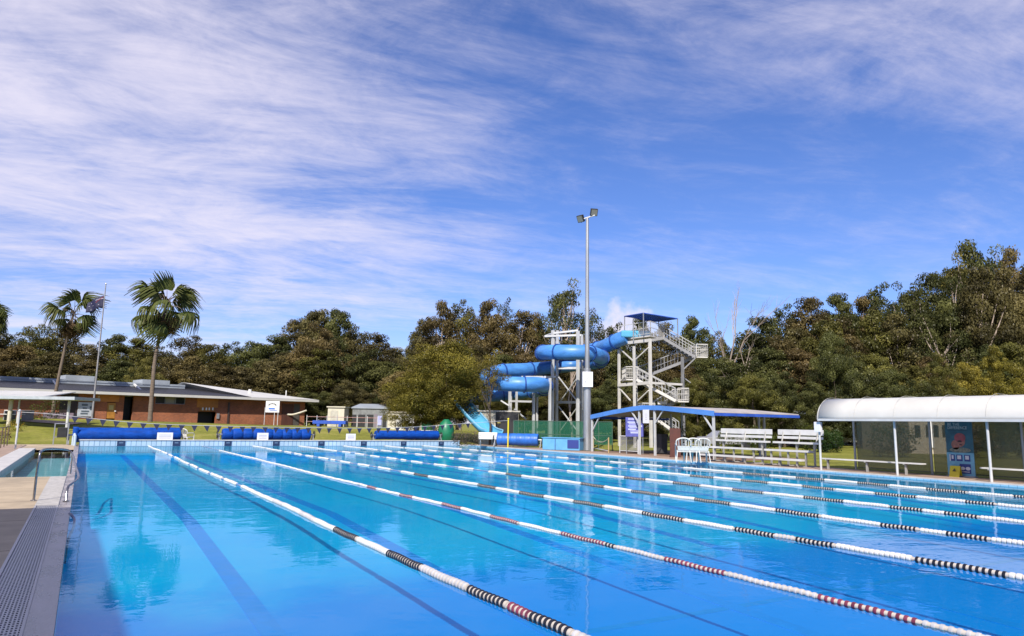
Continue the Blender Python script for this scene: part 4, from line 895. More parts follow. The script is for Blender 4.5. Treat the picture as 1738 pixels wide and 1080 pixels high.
# square pace clock/sign box on the pole
a_, b_ = PD(988.5, 657, LD-0.35), PD(1006, 631.5, LD-0.35); c = (a_+b_)/2; ax_ = (HR, HF, Z3)
mb = MB(); mb.box(c, (np.linalg.norm((b_-a_)[:2]), 0.18, b_[2]-a_[2]), ax=ax_); sg = mb.build('sign_box', SIGNW, lp, bevel=0.015)
mb = MB(); k = c-HF*0.10; mb.bar(k+HR*(-0.2)+Z3*-0.16, k+HR*0.06+Z3*0.12, 0.035, 0.01); mb.bar(k+HR*(0.06)+Z3*0.12, k+HR*0.04+Z3*0.26, 0.03, 0.01); mb.bar(k+HR*(-0.2)+Z3*-0.16, k+HR*-0.05+Z3*-0.26, 0.03, 0.01); mb.build('sign_mark', mat('mark_grey', (0.12, 0.14, 0.16), 0.5), sg)

# ---- shade shelter with the blue fascia
XS = 28.6
def SY(px, py): p = PX(px, py, XS); return p[1], p[2]
pl = [SY(1003, 708), SY(1040, 700), SY(1075, 694), SY(1092, 692), SY(1120, 692.5), SY(1165, 697), SY(1212, 702)]
FY = [p[0] for p in pl]; FZ = [p[1] for p in pl]
far = PY(1356, 711, FY[-1]); XB = far[0]
sh = empty('shade_shelter', ((XS+XB)/2, (FY[0]+FY[-1])/2, 0.06), 'open shelter with a long blue painted edge and white posts between light pole and bleachers', 'shelter')
mb = MB(); n = len(pl); V = []
hb = 0.135
for x in (XS-0.05, XS+0.02):
    for i in range(n): V += [(x, FY[i], FZ[i]-hb), (x, FY[i], FZ[i]+hb)]
F = []
for i in range(n-1): F += [(2*i, 2*i+1, 2*i+3, 2*i+2), (2*n+2*i, 2*n+2*i+2, 2*n+2*i+3, 2*n+2*i+1), (2*i+1, 2*n+2*i+1, 2*n+2*i+3, 2*i+3), (2*i, 2*i+2, 2*n+2*i+2, 2*n+2*i)]
F += [(0, 2*n, 2*n+1, 1), (2*n-2, 2*n-1, 4*n-1, 4*n-2)]
mb.add(V, F); mb.build('front_fascia', BLUEFASC, sh)
V = []; F = []
for x in (XS+0.03, XB):
    for dz in (hb-0.03, hb-0.09):
        for i in range(n): V.append((x, FY[i], FZ[i]+dz))
for i in range(n-1): F += [(i, i+1, 2*n+i+1, 2*n+i), (n+i, 3*n+i, 3*n+i+1, n+i+1)]
F += [(0, 2*n, 3*n, n), (n-1, 2*n-1, 4*n-1, 3*n-1)] + [(2*n+i, 2*n+i+1, 3*n+i+1, 3*n+i) for i in range(n-1)]
MB().add(V, F).build('roof', mat('weathered_roof', (0.50, 0.45, 0.42), 0.6, var=0.25, vscale=0.8), sh)
mb = MB(); mb.b2((XS+0.03, FY[-1]-0.06, FZ[-1]-hb+0.02), (XB, FY[-1]-0.005, FZ[-1]+hb-0.10)); mb.build('side_fascia', NAVY, sh)
mb = MB(); mb.b2((XS+0.03, FY[0]+0.005, FZ[0]-hb+0.02), (XB, FY[0]+0.06, FZ[0]+hb-0.10)); mb.build('side_fascia', NAVY, sh)
ZI = lambda y: float(np.interp(y, FY[::-1], FZ[::-1]))
for px, pyb, xx in ((1003.5, 765, 0), (1084, 772, 0), (1110, 774, 0), (1210, 780, 0)):
    y = SY(px, 740)[0]; mb = MB(); mb.b2((XS+0.02, y-0.055, 0.05), (XS+0.13, y+0.055, ZI(y)-hb+0.05)); mb.build('post', STEEL, sh)
    for s_ in ((-1,) if px in (1003.5,) else (1,) if px in (1084, 1210) else (-1,)):
        mb = MB(); mb.bar((XS+0.075, y, ZI(y)-0.95), (XS+0.075, min(max(y+s_*0.75, FY[-1]+.1), FY[0]-.1), ZI(y+s_*0.7)-hb+0.03), 0.07); mb.build('brace', STEEL, sh)
for px in (1052, 1132, 1183, 1240, 1262):
    p = PD(px, 740, 47 if px < 1200 else 42); mb = MB(); mb.b2((XB-2.2 if px < 1200 else XB-0.4, p[1]-0.05, 0.03), (XB-2.1 if px < 1200 else XB-0.3, p[1]+0.05, ZI(min(max(p[1], FY[-1]), FY[0]))-0.05)) if FY[-1] < p[1] < FY[0] else mb.b2((XS+2.5, FY[-1]+0.3+px*0.001, 0.03), (XS+2.6, FY[-1]+0.4+px*0.001, ZI(FY[-1])-0.0)); mb.build('post', GALV, sh)
slab('shelter_floor', 28.6, XB, FY[-1]-0.5, FY[0]+0.5, 0.072, mat('brown_paving', (0.25, 0.16, 0.115), 0.85, var=0.3, vscale=1.0, bump=0.3, bscale=25))
# poster and little sign in the shelter
def facing(name, px0, px1, py0, py1, D, label, cat, m, th=0.04, legs=0.0):
    a, b = PD(px0, py1, D), PD(px1, py0, D); c = (a+b)/2; w = abs((b-a)@HR); h = b[2]-a[2]
    t = empty(name, (c[0], c[1], a[2]-(a[2]-0.07 if legs else 0)), label, cat)
    mb = MB(); mb.box(c, (w, th, h), ax=ax_); p = mb.build('panel', m, t, bevel=0.004)
    if legs:
        for s_ in (-1, 1): mb = MB(); mb.tube([c*[1, 1, 0]+HR*s_*w*0.45+HF*0.05+[0, 0, 0.05], c*[1, 1, 0]+HR*s_*w*0.45+HF*0.05+[0, 0, c[2]+h*0.45]], 0.025, 6); mb.build('leg', GALV, t)
    def mark(px0, px1, py0, py1, mm, nm='print', d=0.006):
        A, B = PD(px0, py1, D), PD(px1, py0, D); k = (A+B)/2; return MB().box(k-HF*(th/2+d), (abs((B-A)@HR), 0.004, abs(B[2]-A[2])), ax=ax_).build(nm, mm, p)
    return t, mark
t, mk = facing('information_poster', 1062, 1092.5, 709, 741, 43.5, 'violet blue information poster with pale text hanging under the blue edged shelter', 'poster', SIGNP, legs=1)
mk(1066, 1085, 710, 713, SIGNL, 'heading'); 
for i, (x0, x1, y) in enumerate(((1065, 1082, 716), (1067, 1084, 719), (1066, 1080, 722.5), (1068, 1083, 725), (1066, 1079, 728), (1069, 1084, 731), (1070, 1083, 734))): mk(x0, x1, y, y+1.6, SIGNL if i % 2 else mat('poster_pale', (0.55, 0.6, 0.85), 0.5), 'text_line')
mk(1085.5, 1089.5, 714, 718, SIGNL, 'picture'); mk(1085.5, 1089.5, 722, 725, mat('poster_pale', (0, 0, 0)), 'picture')
q = PX(1096, 705, XS-0.06); a_, b_ = PX(1091.5, 718.5, XS-0.07), PX(1101.5, 695.5, XS-0.07)
t = empty('hanging_notice', (XS-0.07, (a_[1]+b_[1])/2, a_[2]), 'tall white notice hung between two posts of the blue edged shelter', 'notice')
mb = MB(); mb.b2((XS-0.09, b_[1], a_[2]), (XS-0.06, a_[1], b_[2])); mb.build('panel', SIGNW, t)
mb = MB()
for f in (0.25, 0.4, 0.52, 0.66): zz = a_[2]+(b_[2]-a_[2])*f; mb.b2((XS-0.098, b_[1]+0.2, zz), (XS-0.092, a_[1]-0.25, zz+0.03))
mb.build('text_lines', mat('notice_red_grey', (0.5, 0.36, 0.38), 0.5), t)
# barrier rails between shelter posts
t = empty('barrier_rail', PG(1068, 770, 0.07), 'low white tubular barrier with two rails in front of the poster', 'barrier')
a_, b_ = PG(1052, 769, 0.07), PG(1083, 771, 0.07)
for q in (a_, b_): MB().tube([q, q+[0, 0, 1.05]], 0.035, 8).build('post', STEEL, t)
MB().tube([a_+[0, 0, 1.05], b_+[0, 0, 1.05]], 0.035, 8).build('top_rail', STEEL, t); MB().tube([a_+[0, 0, 0.15], b_+[0, 0, 0.15]], 0.03, 8).build('bottom_rail', STEEL, t)
MB().box((a_+b_)/2+[0, 0, 0.6], (np.linalg.norm(b_-a_)-0.1, 0.01, 0.8), ax=((b_-a_)/np.linalg.norm(b_-a_), np.cross(Z3, (b_-a_)/np.linalg.norm(b_-a_)), Z3)).build('mesh_panel', alphamat('grey_mesh', (0.3, 0.3, 0.3), 0.35), t)
t = empty('rope_barrier', PG(1030, 768, 0.07), 'sagging rope barrier between short posts right of the light pole', 'rope barrier')
a_, b_ = PG(1007, 764, 0.07), PG(1033, 769, 0.07)
for q in (a_, b_): MB().tube([q, q+[0, 0, 0.95]], 0.04, 8).build('post', mat('yellow_brown_post', (0.45, 0.33, 0.15), 0.6), t)
cc = [a_+(b_-a_)*s_+[0, 0, 0.9-1.2*s_*(1-s_)] for s_ in np.linspace(0, 1, 9)]; MB().tube(cc, 0.025, 6).build('rope', CREAM, t)
MB().tube([a_+[0, 0, 0.12], b_+[0, 0, 0.12]], 0.04, 6).build('bottom_rail', STEEL, t)
mb = MB(); q = PD(1123, 758, 44); mb.box((q[0], q[1], 0.07+0.62), (0.5, 0.5, 1.1)); mb.box((q[0], q[1], 1.27), (0.54, 0.54, 0.06)); tag(mb.build('litter_bin', mat('dark_bin', (0.05, 0.05, 0.055), 0.6), bevel=0.02), 'dark litter bin in the shade of the blue edged shelter', 'bin')  # bin in one even dark grey
mb = MB(); q = PD(1146, 753, 40); mb.box((q[0], q[1], 0.07+0.8), (0.6, 0.06, 1.6), ax=ax_); mb.box((q[0], q[1], 0.1), (0.6, 0.3, 0.06), ax=ax_); tag(mb.build('red_board', TERRA), 'red brown board standing behind the stacked white chairs', 'board')
# stacked plastic chairs
CL = ['leftmost stack chair, brightest, left of the bleachers', 'middle white plastic chair of the three beside the bleachers', 'right hand white plastic chair of the three, closest to the bleachers']
for (px, py, rz), l in zip(((1160, 776, 2.4), (1175, 775.5, 2.5), (1190, 776, 2.6)), ('white plastic chair standing leftmost of the three beside the bleachers', CL[1], CL[2])):
    q = PG(px, py, 0.073); q = PD(px, py, 34.5); q[2] = 0.073
    plastic_chair('plastic_chair', q, rz, l, 'white plastic chairs beside the bleachers', sc=1.3)
# planter trees / pots
bush('shade_shrub', 1122, 716, 752, 45, 16, 'green potted shrub in the shade behind the shelter posts', LG, 300, 0.12)
bush('shade_shrub', 1157, 722, 752, 43, 26, 'leafy shrub behind the stacked white chairs', LG, 400, 0.12)

# ---- two aluminium bleachers
BLM = mat('white_bleacher_plank', (0.70, 0.69, 0.68), 0.42, 0.1, var=0.15, vscale=1.5)
BLF = mat('bleacher_frame', (0.50, 0.49, 0.46), 0.45, 0.4, var=0.2, vscale=2)
def bleacher(Xf, rows, y0, y1, label, group):
    """rows: (x offset, seat height); y0 far end, y1 near end"""
    t = empty('bleacher', (Xf+0.9, (y0+y1)/2, 0.07), label, 'bleacher', group); L = y0-y1
    for i, (dx, z) in enumerate(rows):
        sh_ = dx*0.0
        MB().b2((Xf+dx, y1, z-0.085), (Xf+dx+0.27, y0, z)).build('seat', BLM, t)
        if i: MB().b2((Xf+dx-0.38, y1+0.1, z-0.45), (Xf+dx-0.10, y0-0.1, z-0.41)).build('footboard', BLF, t)
    dx, z = rows[-1]
    MB().b2((Xf+dx+0.36, y1, z+0.13), (Xf+dx+0.39, y0, z+0.25)).build('backrest', BLM, t)
    MB().b2((Xf+dx+0.40, y1, z+0.31), (Xf+dx+0.43, y0, z+0.56)).build('backrest', BLM, t)
    for f in (0.12, 0.5, 0.88):
        y = y1+L*f; mb = MB()
        for (dx, z) in rows: mb.b2((Xf+dx+0.1, y-0.035, 0.05), (Xf+dx+0.17, y+0.035, z-0.087))
        mb.bar((Xf+0.1, y, 0.1), (Xf+rows[-1][0]+0.2, y, 0.1), 0.05)
        mb.bar((Xf+rows[-1][0]+0.2, y, rows[-1][1]-0.3), (Xf+rows[-1][0]+0.45, y, rows[-1][1]+0.55), 0.05)
        mb.build('frame', BLF, t)
    return t
ROWS = ((0, 0.43), (0.62, 0.80), (1.24, 1.15))
Xf = 26.95
ya, yb = PX(1186, 772, Xf)[1], PX(1272, 776, Xf)[1]; bleacher(Xf, ROWS, ya, yb, 'left white three row bleacher with backrest, next to the stacked chairs', 'white bleachers')
yc, yd = PX(1282, 776, Xf)[1], PX(1359, 780, Xf)[1]; bleacher(Xf, ROWS, yc, yd, 'right white three row bleacher with backrest, next to the curved roof shelter', 'white bleachers')

# ---- shelter with the curved white roof
XF, XR = 26.62, 29.2
yE = PX(1388.5, 713, XF-0.2)[1]; zE = PX(1500, 712.5, XF-0.15)[2]; zT = PX(1560, 675.5, 27.9)[2]
cs = empty('curved_shelter', (27.9, 12, 0.07), 'long spectator shelter with a curved white roof and clear back wall at the right', 'shelter')
arc = []
x0, x1 = XF-0.22, 29.4; xm = (x0+x1)/2
for a in np.linspace(math.pi, math.pi/2, 12): arc.append((x0+0.95+math.cos(a)*0.95, zE+(zT-zE)*math.sin(a)))
for s_ in np.linspace(0.15, 1, 8): arc.append((x0+0.95+(x1-x0-0.95)*s_, zT-0.16*s_*s_))
arc = np.array(arc); Yn = 2.0; V = []; F = []; k = len(arc)
for y in np.linspace(yE, Yn, 15):
    for (x, z) in arc: V.append((x, y, z))
for i in range(14): F += [(i*k+j, i*k+j+1, (i+1)*k+j+1, (i+1)*k+j) for j in range(k-1)]
o = MB().add(V, F).build('curved_roof', ROOFW, cs, smooth=True); sm = o.modifiers.new('thickness', 'SOLIDIFY'); sm.thickness = 0.05; sm.offset = 1
mb = MB()
for y in np.arange(yE-0.02, Yn, -1.62): mb.tube([(x, y, z+0.052) for (x, z) in arc], 0.006, 5)
mb.build('roof_seams', mat('seam_grey', (0.50, 0.49, 0.47), 0.6), cs)
mb = MB(); k2 = len(arc); V = [(x, yE+0.012, z-0.0) for x, z in arc]+[(x, yE+0.012, z-0.11) for x, z in arc]; V += [(x, yE+0.04, z) for x, y_, z in V]
mb.add(V, [(j, j+1, k2+j+1, k2+j) for j in range(k2-1)]+[(2*k2+j, 3*k2+j, 3*k2+j+1, 2*k2+j+1) for j in range(k2-1)]+[(j, 2*k2+j, 2*k2+j+1, j+1) for j in range(k2-1)]); mb.build('end_trim', ROOFW, cs)
mb = MB(); mb.b2((x0-0.03, Yn, zE-0.06), (x0+0.05, yE, zE+0.03)); mb.build('gutter', STEEL, cs)
py_ = []
for px, pyb in ((1392, 797), (1520.5, 805), (1678.5, 818)): py_.append(PX(px, 760, XF)[1])
sp = (py_[0]-py_[2])/2; py_ += [py_[2]-sp, py_[2]-2*sp]
for y in py_: MB().tube([(XF, y, 0.05), (XF, y, zE+0.02)], 0.045, 10).build('front_post', STEEL, cs)
for y in py_: MB().tube([(29.0, y, 0.05), (29.0, y, zE+0.10)], 0.05, 10).build('rear_post', GALV, cs); MB().bar((XF, y, zE-0.02), (29.0, y, zE+0.0), 0.06).build('roof_beam', STEEL, cs)
CLEAR = alphamat('olive_tinted_mesh', (0.16, 0.165, 0.095), 0.62, 0.5)
for i in range(4):
    MB().b2((29.06, py_[i+1]+0.06, 0.12), (29.075, py_[i]-0.06, zE+0.12)).build('mesh_wall', CLEAR, cs)
MB().b2((XF+0.1, py_[0]+0.02, 1.98), (XF+0.16, py_[0]+0.1, 2.02)).build('hook', STEEL, cs)
q = PX(1389.5, 725, XF-0.05); MB().box((XF-0.07, py_[0]+0.0, q[2]), (0.14, 0.30, 0.42)).build('white_box', SIGNW, cs, bevel=0.01)
def bench(x, ya, yb, z, label, group):
    t = empty('long_bench', (x, (ya+yb)/2, 0.07), label, 'bench', group)
    MB().b2((x-0.16, yb, z-0.045), (x+0.16, ya, z)).build('seat', BLM, t)
    for f in (0.06, 0.47, 0.84):
        y = ya+(yb-ya)*f; mb = MB(); mb.b2((x-0.04, y-0.035, 0.05), (x+0.04, y+0.035, z-0.048)); mb.b2((x-0.16, y-0.03, z-0.085), (x+0.16, y+0.03, z-0.048)); mb.build('leg', BLF, t)
zb = 0.60; xb_ = 27.35
bench(xb_, PX(1396, 779, xb_)[1], PX(1568, 788, xb_)[1], PX(1480, 782, xb_)[2], 'long narrow white bench under the left half of the curved roof', 'benches under the curved roof')
bench(xb_, PX(1667, 795, xb_)[1], PX(1667, 795, xb_)[1]-4.6, PX(1700, 795, xb_)[2], 'long narrow white bench right of the tall swimmer banner', 'benches under the curved roof')
# pull-up banner
def fx(name, px0, px1, py0, py1, X, label, cat, m):
    a, b = PX(px0, py1, X), PX(px1, py0, X); y0, y1 = b[1], a[1]; z0, z1 = a[2], PX((px0+px1)/2, py0, X)[2]
    return y0, y1, z0, z1
Xb = 28.3
y1_, y0_ = PX(1606.5, 760, Xb)[1], PX(1652.5, 760, Xb)[1]; z0_, z1_ = 0.10, PX(1628, 712, Xb)[2]-0.02
t = empty('pull_up_banner', (Xb, (y0_+y1_)/2, 0.07), 'tall dark teal banner picturing a swimmer in a red cap under the curved roof', 'banner')
Wb = y1_-y0_; Hb = z1_-z0_
def BB(u0, u1, v0, v1, m, nm, d=1, par=None, ell=False):
    """u from the banner's left edge, v from its top, both 0..1"""
    x = Xb-0.012-0.003*d
    if ell:
        ys, zs = y1_-Wb*(u0+u1)/2, z1_-Hb*(v0+v1)/2; n = 24; ry, rz = Wb*(u1-u0)/2, Hb*(v1-v0)/2
        V = [(x, ys+ry*math.cos(a), zs+rz*math.sin(a)) for a in np.linspace(0, 2*math.pi, n, endpoint=False)]; V += [(x+0.002, p[1], p[2]) for p in V]
        F = [tuple(range(n)), tuple(range(2*n-1, n-1, -1))]+[(i, i+n, (i+1) % n+n, (i+1) % n) for i in range(n)]
        return MB().add(V, F).build(nm, m, par)
    return MB().b2((x, y1_-Wb*u1, z1_-Hb*v1), (x+0.002, y1_-Wb*u0, z1_-Hb*v0)).build(nm, m, par)
TEAL = mat('banner_teal', (0.02, 0.075, 0.11), 0.4, var=0.45, vscale=3.5, col2=(0.03, 0.16, 0.22))
mb = MB(); mb.b2((Xb-0.01, y0_, z0_), (Xb+0.01, y1_, z1_)); sheet = mb.build('sheet', TEAL, t)
MB().b2((Xb-0.1, y0_-0.02, 0.07), (Xb+0.1, y1_+0.02, 0.13)).build('base', GALV, t, bevel=0.01)
BB(0, 1, 0.585, 1.0, mat('banner_aqua', (0.20, 0.50, 0.68), 0.4, var=0.2), 'lower_field', 1, sheet)
RED = mat('cap_red', (0.42, 0.07, 0.08), 0.4, var=0.3, vscale=8); SKIN = mat('print_skin', (0.42, 0.16, 0.11), 0.5, var=0.4, vscale=14)
BB(0.20, 0.52, 0.36, 0.53, SKIN, 'shoulder', 2, sheet, True); BB(0.34, 0.72, 0.27, 0.48, SKIN, 'swimmer_face', 3, sheet, True); BB(0.33, 0.74, 0.235, 0.40, RED, 'swim_cap', 4, sheet, True)
BB(0.44, 0.60, 0.365, 0.395, DARK, 'goggles', 5, sheet, True); BB(0.50, 0.60, 0.43, 0.455, mat('mouth_dark', (0.12, 0.02, 0.02), 0.6), 'mouth', 5, sheet, True)
BB(0.12, 0.90, 0.49, 0.585, mat('print_splash', (0.36, 0.33, 0.22), 0.6, var=0.6, vscale=16, col2=(0.08, 0.12, 0.12)), 'splash', 2, sheet, True)
def text_on(body, u0, v0, h, m, nm, par, d=3, width=None):
    """raised lettering on the banner, reading left to right for someone at the pool"""
    cu = bpy.data.curves.new(nm, 'FONT'); cu.body = body; cu.size = h; cu.extrude = 0.001
    tmp = bpy.data.objects.new(nm, cu); SC.collection.objects.link(tmp); bpy.context.view_layer.update()
    me = bpy.data.meshes.new_from_object(tmp); SC.collection.objects.unlink(tmp); bpy.data.objects.remove(tmp)
    co = np.array([v.co[:] for v in me.vertices]); 
    if width: co[:, 0] *= width/max(co[:, 0].max(), 1e-6)
    o0 = ORG[par.name]; P = np.stack([np.full(len(co), Xb-0.012-0.003*d)-co[:, 2], y1_-Wb*u0-co[:, 0], z1_-Hb*v0+co[:, 1]], 1)-o0
    me.vertices.foreach_set('co', P.astype(np.float32).ravel()); me.materials.clear(); me.materials.append(m); me.update()
    o = bpy.data.objects.new(nm, me); SC.collection.objects.link(o); o.parent = par; ORG[o.name] = o0; return o
LET = mat('print_white', (0.60, 0.66, 0.66), 0.5)
text_on('BE THE', 0.10, 0.105, 0.15, LET, 'heading_top', sheet, width=Wb*0.45); text_on('DIFFERENCE', 0.10, 0.165, 0.15, LET, 'heading_bottom', sheet, width=Wb*0.72)
BB(0.12, 0.82, 0.183, 0.189, DARK, 'rule', 2, sheet)
for (u0, u1) in ((0.14, 0.30), (0.35, 0.58), (0.64, 0.86)):
    BB(u0, u1, 0.62, 0.735, NAVYS, 'blue_box', 2, sheet); BB(u0+0.04, u1-0.05, 0.635, 0.70, SIGNW, 'box_picture', 3, sheet)
BB(0.10, 0.14, 0.62, 0.735, SIGNW, 'white_bar', 2, sheet)
BB(0.45, 0.86, 0.78, 0.95, NAVYS, 'logo_field', 2, sheet)
for (u0, u1) in ((0.47, 0.64), (0.66, 0.84)): BB(u0, u1, 0.83, 0.89, SIGNW, 'logo_wave', 3, sheet, True)
BB(0.52, 0.80, 0.912, 0.925, SIGNW, 'logo_text', 3, sheet)
# yellow floor sign leaning in front
ys1, ys0 = PX(1612, 800, Xb-0.25)[1], PX(1629, 800, Xb-0.25)[1]; zs = PX(1620, 791, Xb-0.25)[2]
t = empty('floor_sign', (Xb-0.25, (ys0+ys1)/2, 0.07), 'small yellow folding caution sign at the foot of the swimmer banner', 'floor sign')
mb = MB(); mb.plate([(Xb-0.32, ys1, 0.07), (Xb-0.32, ys0, 0.07), (Xb-0.2, ys0, zs), (Xb-0.2, ys1, zs)], 0.012); mb.build('front_panel', YELLOW, t)
mb = MB(); mb.plate([(Xb-0.08, ys1, 0.07), (Xb-0.08, ys0, 0.07), (Xb-0.185, ys0, zs), (Xb-0.185, ys1, zs)], 0.012); mb.build('rear_panel', YELLOW, t)
mb = MB(); ym = (ys0+ys1)/2; mb.add([(Xb-0.285, ym+0.07, 0.07+(zs-.07)*.52), (Xb-0.285, ym-0.07, 0.07+(zs-.07)*.52), (Xb-0.255, ym, 0.07+(zs-.07)*.80)], [(0, 1, 2)]); mb.build('warning_triangle', mat('sign_ink', (0.10, 0.09, 0.02), 0.5), t)

# ------------------------------------------------------------------ water slide
t = empty('water_slide', PD(880, 738, 61)*[1, 1, 0]+[0, 0, gz(*PD(880, 738, 61)[:2])], 'blue enclosed spiral water slide winding down from the white stair tower', 'water slide')
P3 = [(1064, 572, 60.5), (1050, 577, 61), (1034, 585, 62), (1015, 592, 64.5), (985, 597, 67.5), (950, 600, 68), (925, 600, 66), (919, 599, 63), (930, 598, 60), (960, 598, 58.6), (995, 599, 58.6), (1015, 604, 60), (1022, 610, 63), (1010, 616, 66.5), (975, 620, 68.5), (935, 624, 68),
      (895, 627.5, 66.5), (862, 629, 65.5), (838, 632, 64.5), (826, 638, 63), (830, 646, 60.5), (850, 651, 59), (885, 652.5, 58.4), (915, 653, 59.3), (928, 657, 62), (915, 662, 65.5), (885, 666, 67.5), (850, 670, 68), (816, 672.5, 66.8), (797, 674, 64), (787, 679, 61.3)]
sp3 = smooth_path([PD(*q) for q in P3], 7); rr = 0.62
mb = MB(); mb.tube(sp3, rr, 20); tubeo = mb.build('tube', SLIDE, t, smooth=True)
cum = np.concatenate([[0], np.cumsum(np.linalg.norm(np.diff(sp3, axis=0), axis=1))])
RINGM = mat('slide_flange', (0.015, 0.06, 0.26), 0.4)
for s_ in np.arange(1.2, cum[-1], 3.1):
    i = int(np.searchsorted(cum, s_)); i = min(max(i, 1), len(sp3)-2); d = sp3[i+1]-sp3[i-1]; d /= np.linalg.norm(d)
    mb = MB(); mb.lathe(sp3[i]-d*0.05, [(rr*0.99, 0), (rr+0.09, 0.0), (rr+0.09, 0.10), (rr*0.99, 0.10)], 20, axis=d); mb.build('flange', RINGM, t)
mb = MB(); d = sp3[-1]-sp3[-3]; d /= np.linalg.norm(d); mb.lathe(sp3[-1]-d*0.02, [(rr*0.98, 0), (rr*0.98, 0.04)], 20, axis=d); mb.build('tube_mouth', DARK, t)
# open run-out chute: half pipe
cp_ = smooth_path([PD(782, 683, 61.5), PD(790, 692, 60.8), PD(803, 707, 59.5), (PD(817, 722, 58.3)), PD(829, 732, 57.3), PD(839, 735.5, 56.3)], 5)
V = []; k = 15; n = len(cp_)
for i in range(n):
    d = cp_[min(i+1, n-1)]-cp_[max(i-1, 0)]; d /= np.linalg.norm(d); x = np.cross(d, Z3); x /= np.linalg.norm(x); y = np.cross(x, d)
    for j in range(k):
        a = math.pi+math.pi*j/(k-1); V.append(cp_[i]+x*math.cos(a)*0.72+y*(math.sin(a)*0.62+0.25))
F = [(i*k+j, i*k+j+1, (i+1)*k+j+1, (i+1)*k+j) for i in range(n-1) for j in range(k-1)]
o = MB().add(V, F).build('open_chute', CHUTE, t, smooth=True); sm = o.modifiers.new('thickness', 'SOLIDIFY'); sm.thickness = 0.06
for s_ in (0, k-1):
    MB().tube([V[i*k+s_] for i in range(n)], 0.06, 8).build('chute_lip', mat('chute_lip', (0.25, 0.5, 0.7), 0.3), t, smooth=True)
# steel legs carrying the slide
def dpost(px, py0, py1, D, w, par, nm='leg', m=STEEL):
    w = w*0.74
    a, b = PD(px, py0, D), PD(px, py1, D); zb = gz(a[0], a[1]); return MB().b2((a[0]-w/2, a[1]-w/2, zb-0.1), (a[0]+w/2, a[1]+w/2, a[2])).build(nm, m, par)
def dbar(px0, y0, D0, px1, y1, D1, w, par, nm='cross_beam', m=STEEL): return MB().bar(PD(px0, y0, D0), PD(px1, y1, D1), w).build(nm, m, par)
sf = empty('slide_support_frame', PD(955, 735, 63), 'white steel tower of square posts and braces holding the upper slide loops', 'steel frame')
for px, y0, D, w in ((938.5, 561, 62.6, .3), (946, 561, 65.5, .26), (981, 562, 61.9, .3), (987.5, 568, 64.8, .24), (933.5, 642, 59.9, .24)): dpost(px, y0, 735, D, w, sf)
dbar(925, 571, 62.6, 987, 569, 62, .16, sf); dbar(938, 566, 62.6, 981, 561, 62, .16, sf); dbar(946, 625, 65.5, 987, 625, 64.8, .2, sf); dbar(946, 683, 65, 984, 683, 62.5, .22, sf); dbar(925, 640, 60, 945, 640, 65, .16, sf); dbar(925, 571, 62.6, 938, 566, 64, .14, sf)
for a_ in ((948, 640, 64, 981, 683, 62.4), (981, 640, 62.4, 950, 683, 65), (948, 690, 64, 981, 733, 62.4), (981, 690, 62.4, 950, 733, 65)): dbar(*a_, .08, sf, 'brace')
sf2 = empty('slide_support_frame', PD(880, 735, 62), 'lower white steel frame holding the left slide bends above the kiosk', 'steel frame')
for px, y0, D, w in ((865.5, 660, 63, .26), (877, 655, 66, .22), (906, 667, 60.5, .24), (912, 655, 67.5, .2), (868, 619, 67, .2)): dpost(px, y0, 735, D, w, sf2)
dbar(866, 681, 63, 906, 682, 61, .16, sf2); dbar(873, 695, 64, 893, 712, 62, .1, sf2, 'brace'); dbar(860, 700, 62, 873, 712, 62, .1, sf2, 'brace'); dbar(885, 640, 62, 943, 640, 62.4, .16, sf2); dbar(866, 690, 63, 850, 680, 63, .12, sf2, 'brace')
dpost(1056-7, 590, 640, 61, .01, sf2) if False else None

# ---- stair tower
DT = 60.0; zg = gz(*PD(1100, 740, DT)[:2])
tw = empty('stair_tower', PD(1105, 740, DT)*[1, 1, 0]+[0, 0, zg], 'white steel stair tower with a blue canvas canopy at the top of the slide', 'stair tower')
TWM = mat('tower_white_paint', (0.62, 0.60, 0.57), 0.45, var=0.15, vscale=1.5); TWG = mat('tower_grey_steel', (0.30, 0.30, 0.31), 0.5, 0.3, var=0.25, vscale=1.5)
for px, y0, D, w in ((1050.5, 581, 61.5, .25), (1103, 575, 58.3, .27), (1076, 588, 57.5, .22), (1079.5, 602, 62.5, .22), (1158, 606, 60, .25), (1157, 640, 62, .2)): dpost(px, y0, 735, D, w, tw, 'post', TWM if px < 1150 else TWG)
dbar(1050, 584, 61.5, 1103, 578, 58.3, .26, tw, 'platform_beam', TWM); dbar(1050, 654, 61.5, 1103, 650, 58.3, .26, tw, 'middle_beam', TWM); dbar(1103, 650, 58.3, 1158, 653, 60, .18, tw, 'middle_beam', TWM); dbar(1103, 578, 58.3, 1127, 574, 60.5, .2, tw, 'platform_beam', TWM)
dbar(1127, 575, 60.5, 1070, 582, 63.5, .2, tw, 'platform_beam', TWM); dbar(1070, 582, 63.5, 1050, 584, 61.5, .2, tw, 'platform_beam', TWM)
for a_ in ((1052, 592, 61.5, 1077, 615, 59.5), (1101, 590, 58.3, 1077, 612, 59.8), (1052, 648, 61.5, 1064, 636, 60.5), (1052, 660, 61.5, 1070, 680, 60), (1101, 663, 58.3, 1082, 681, 59.5)): dbar(*a_, .09, tw, 'brace', TWM)
dbar(1159, 628, 60, 1180, 608, 60, .1, tw, 'brace', TWG); dbar(1159, 640, 61, 1172, 650, 61, .08, tw, 'brace', TWG)
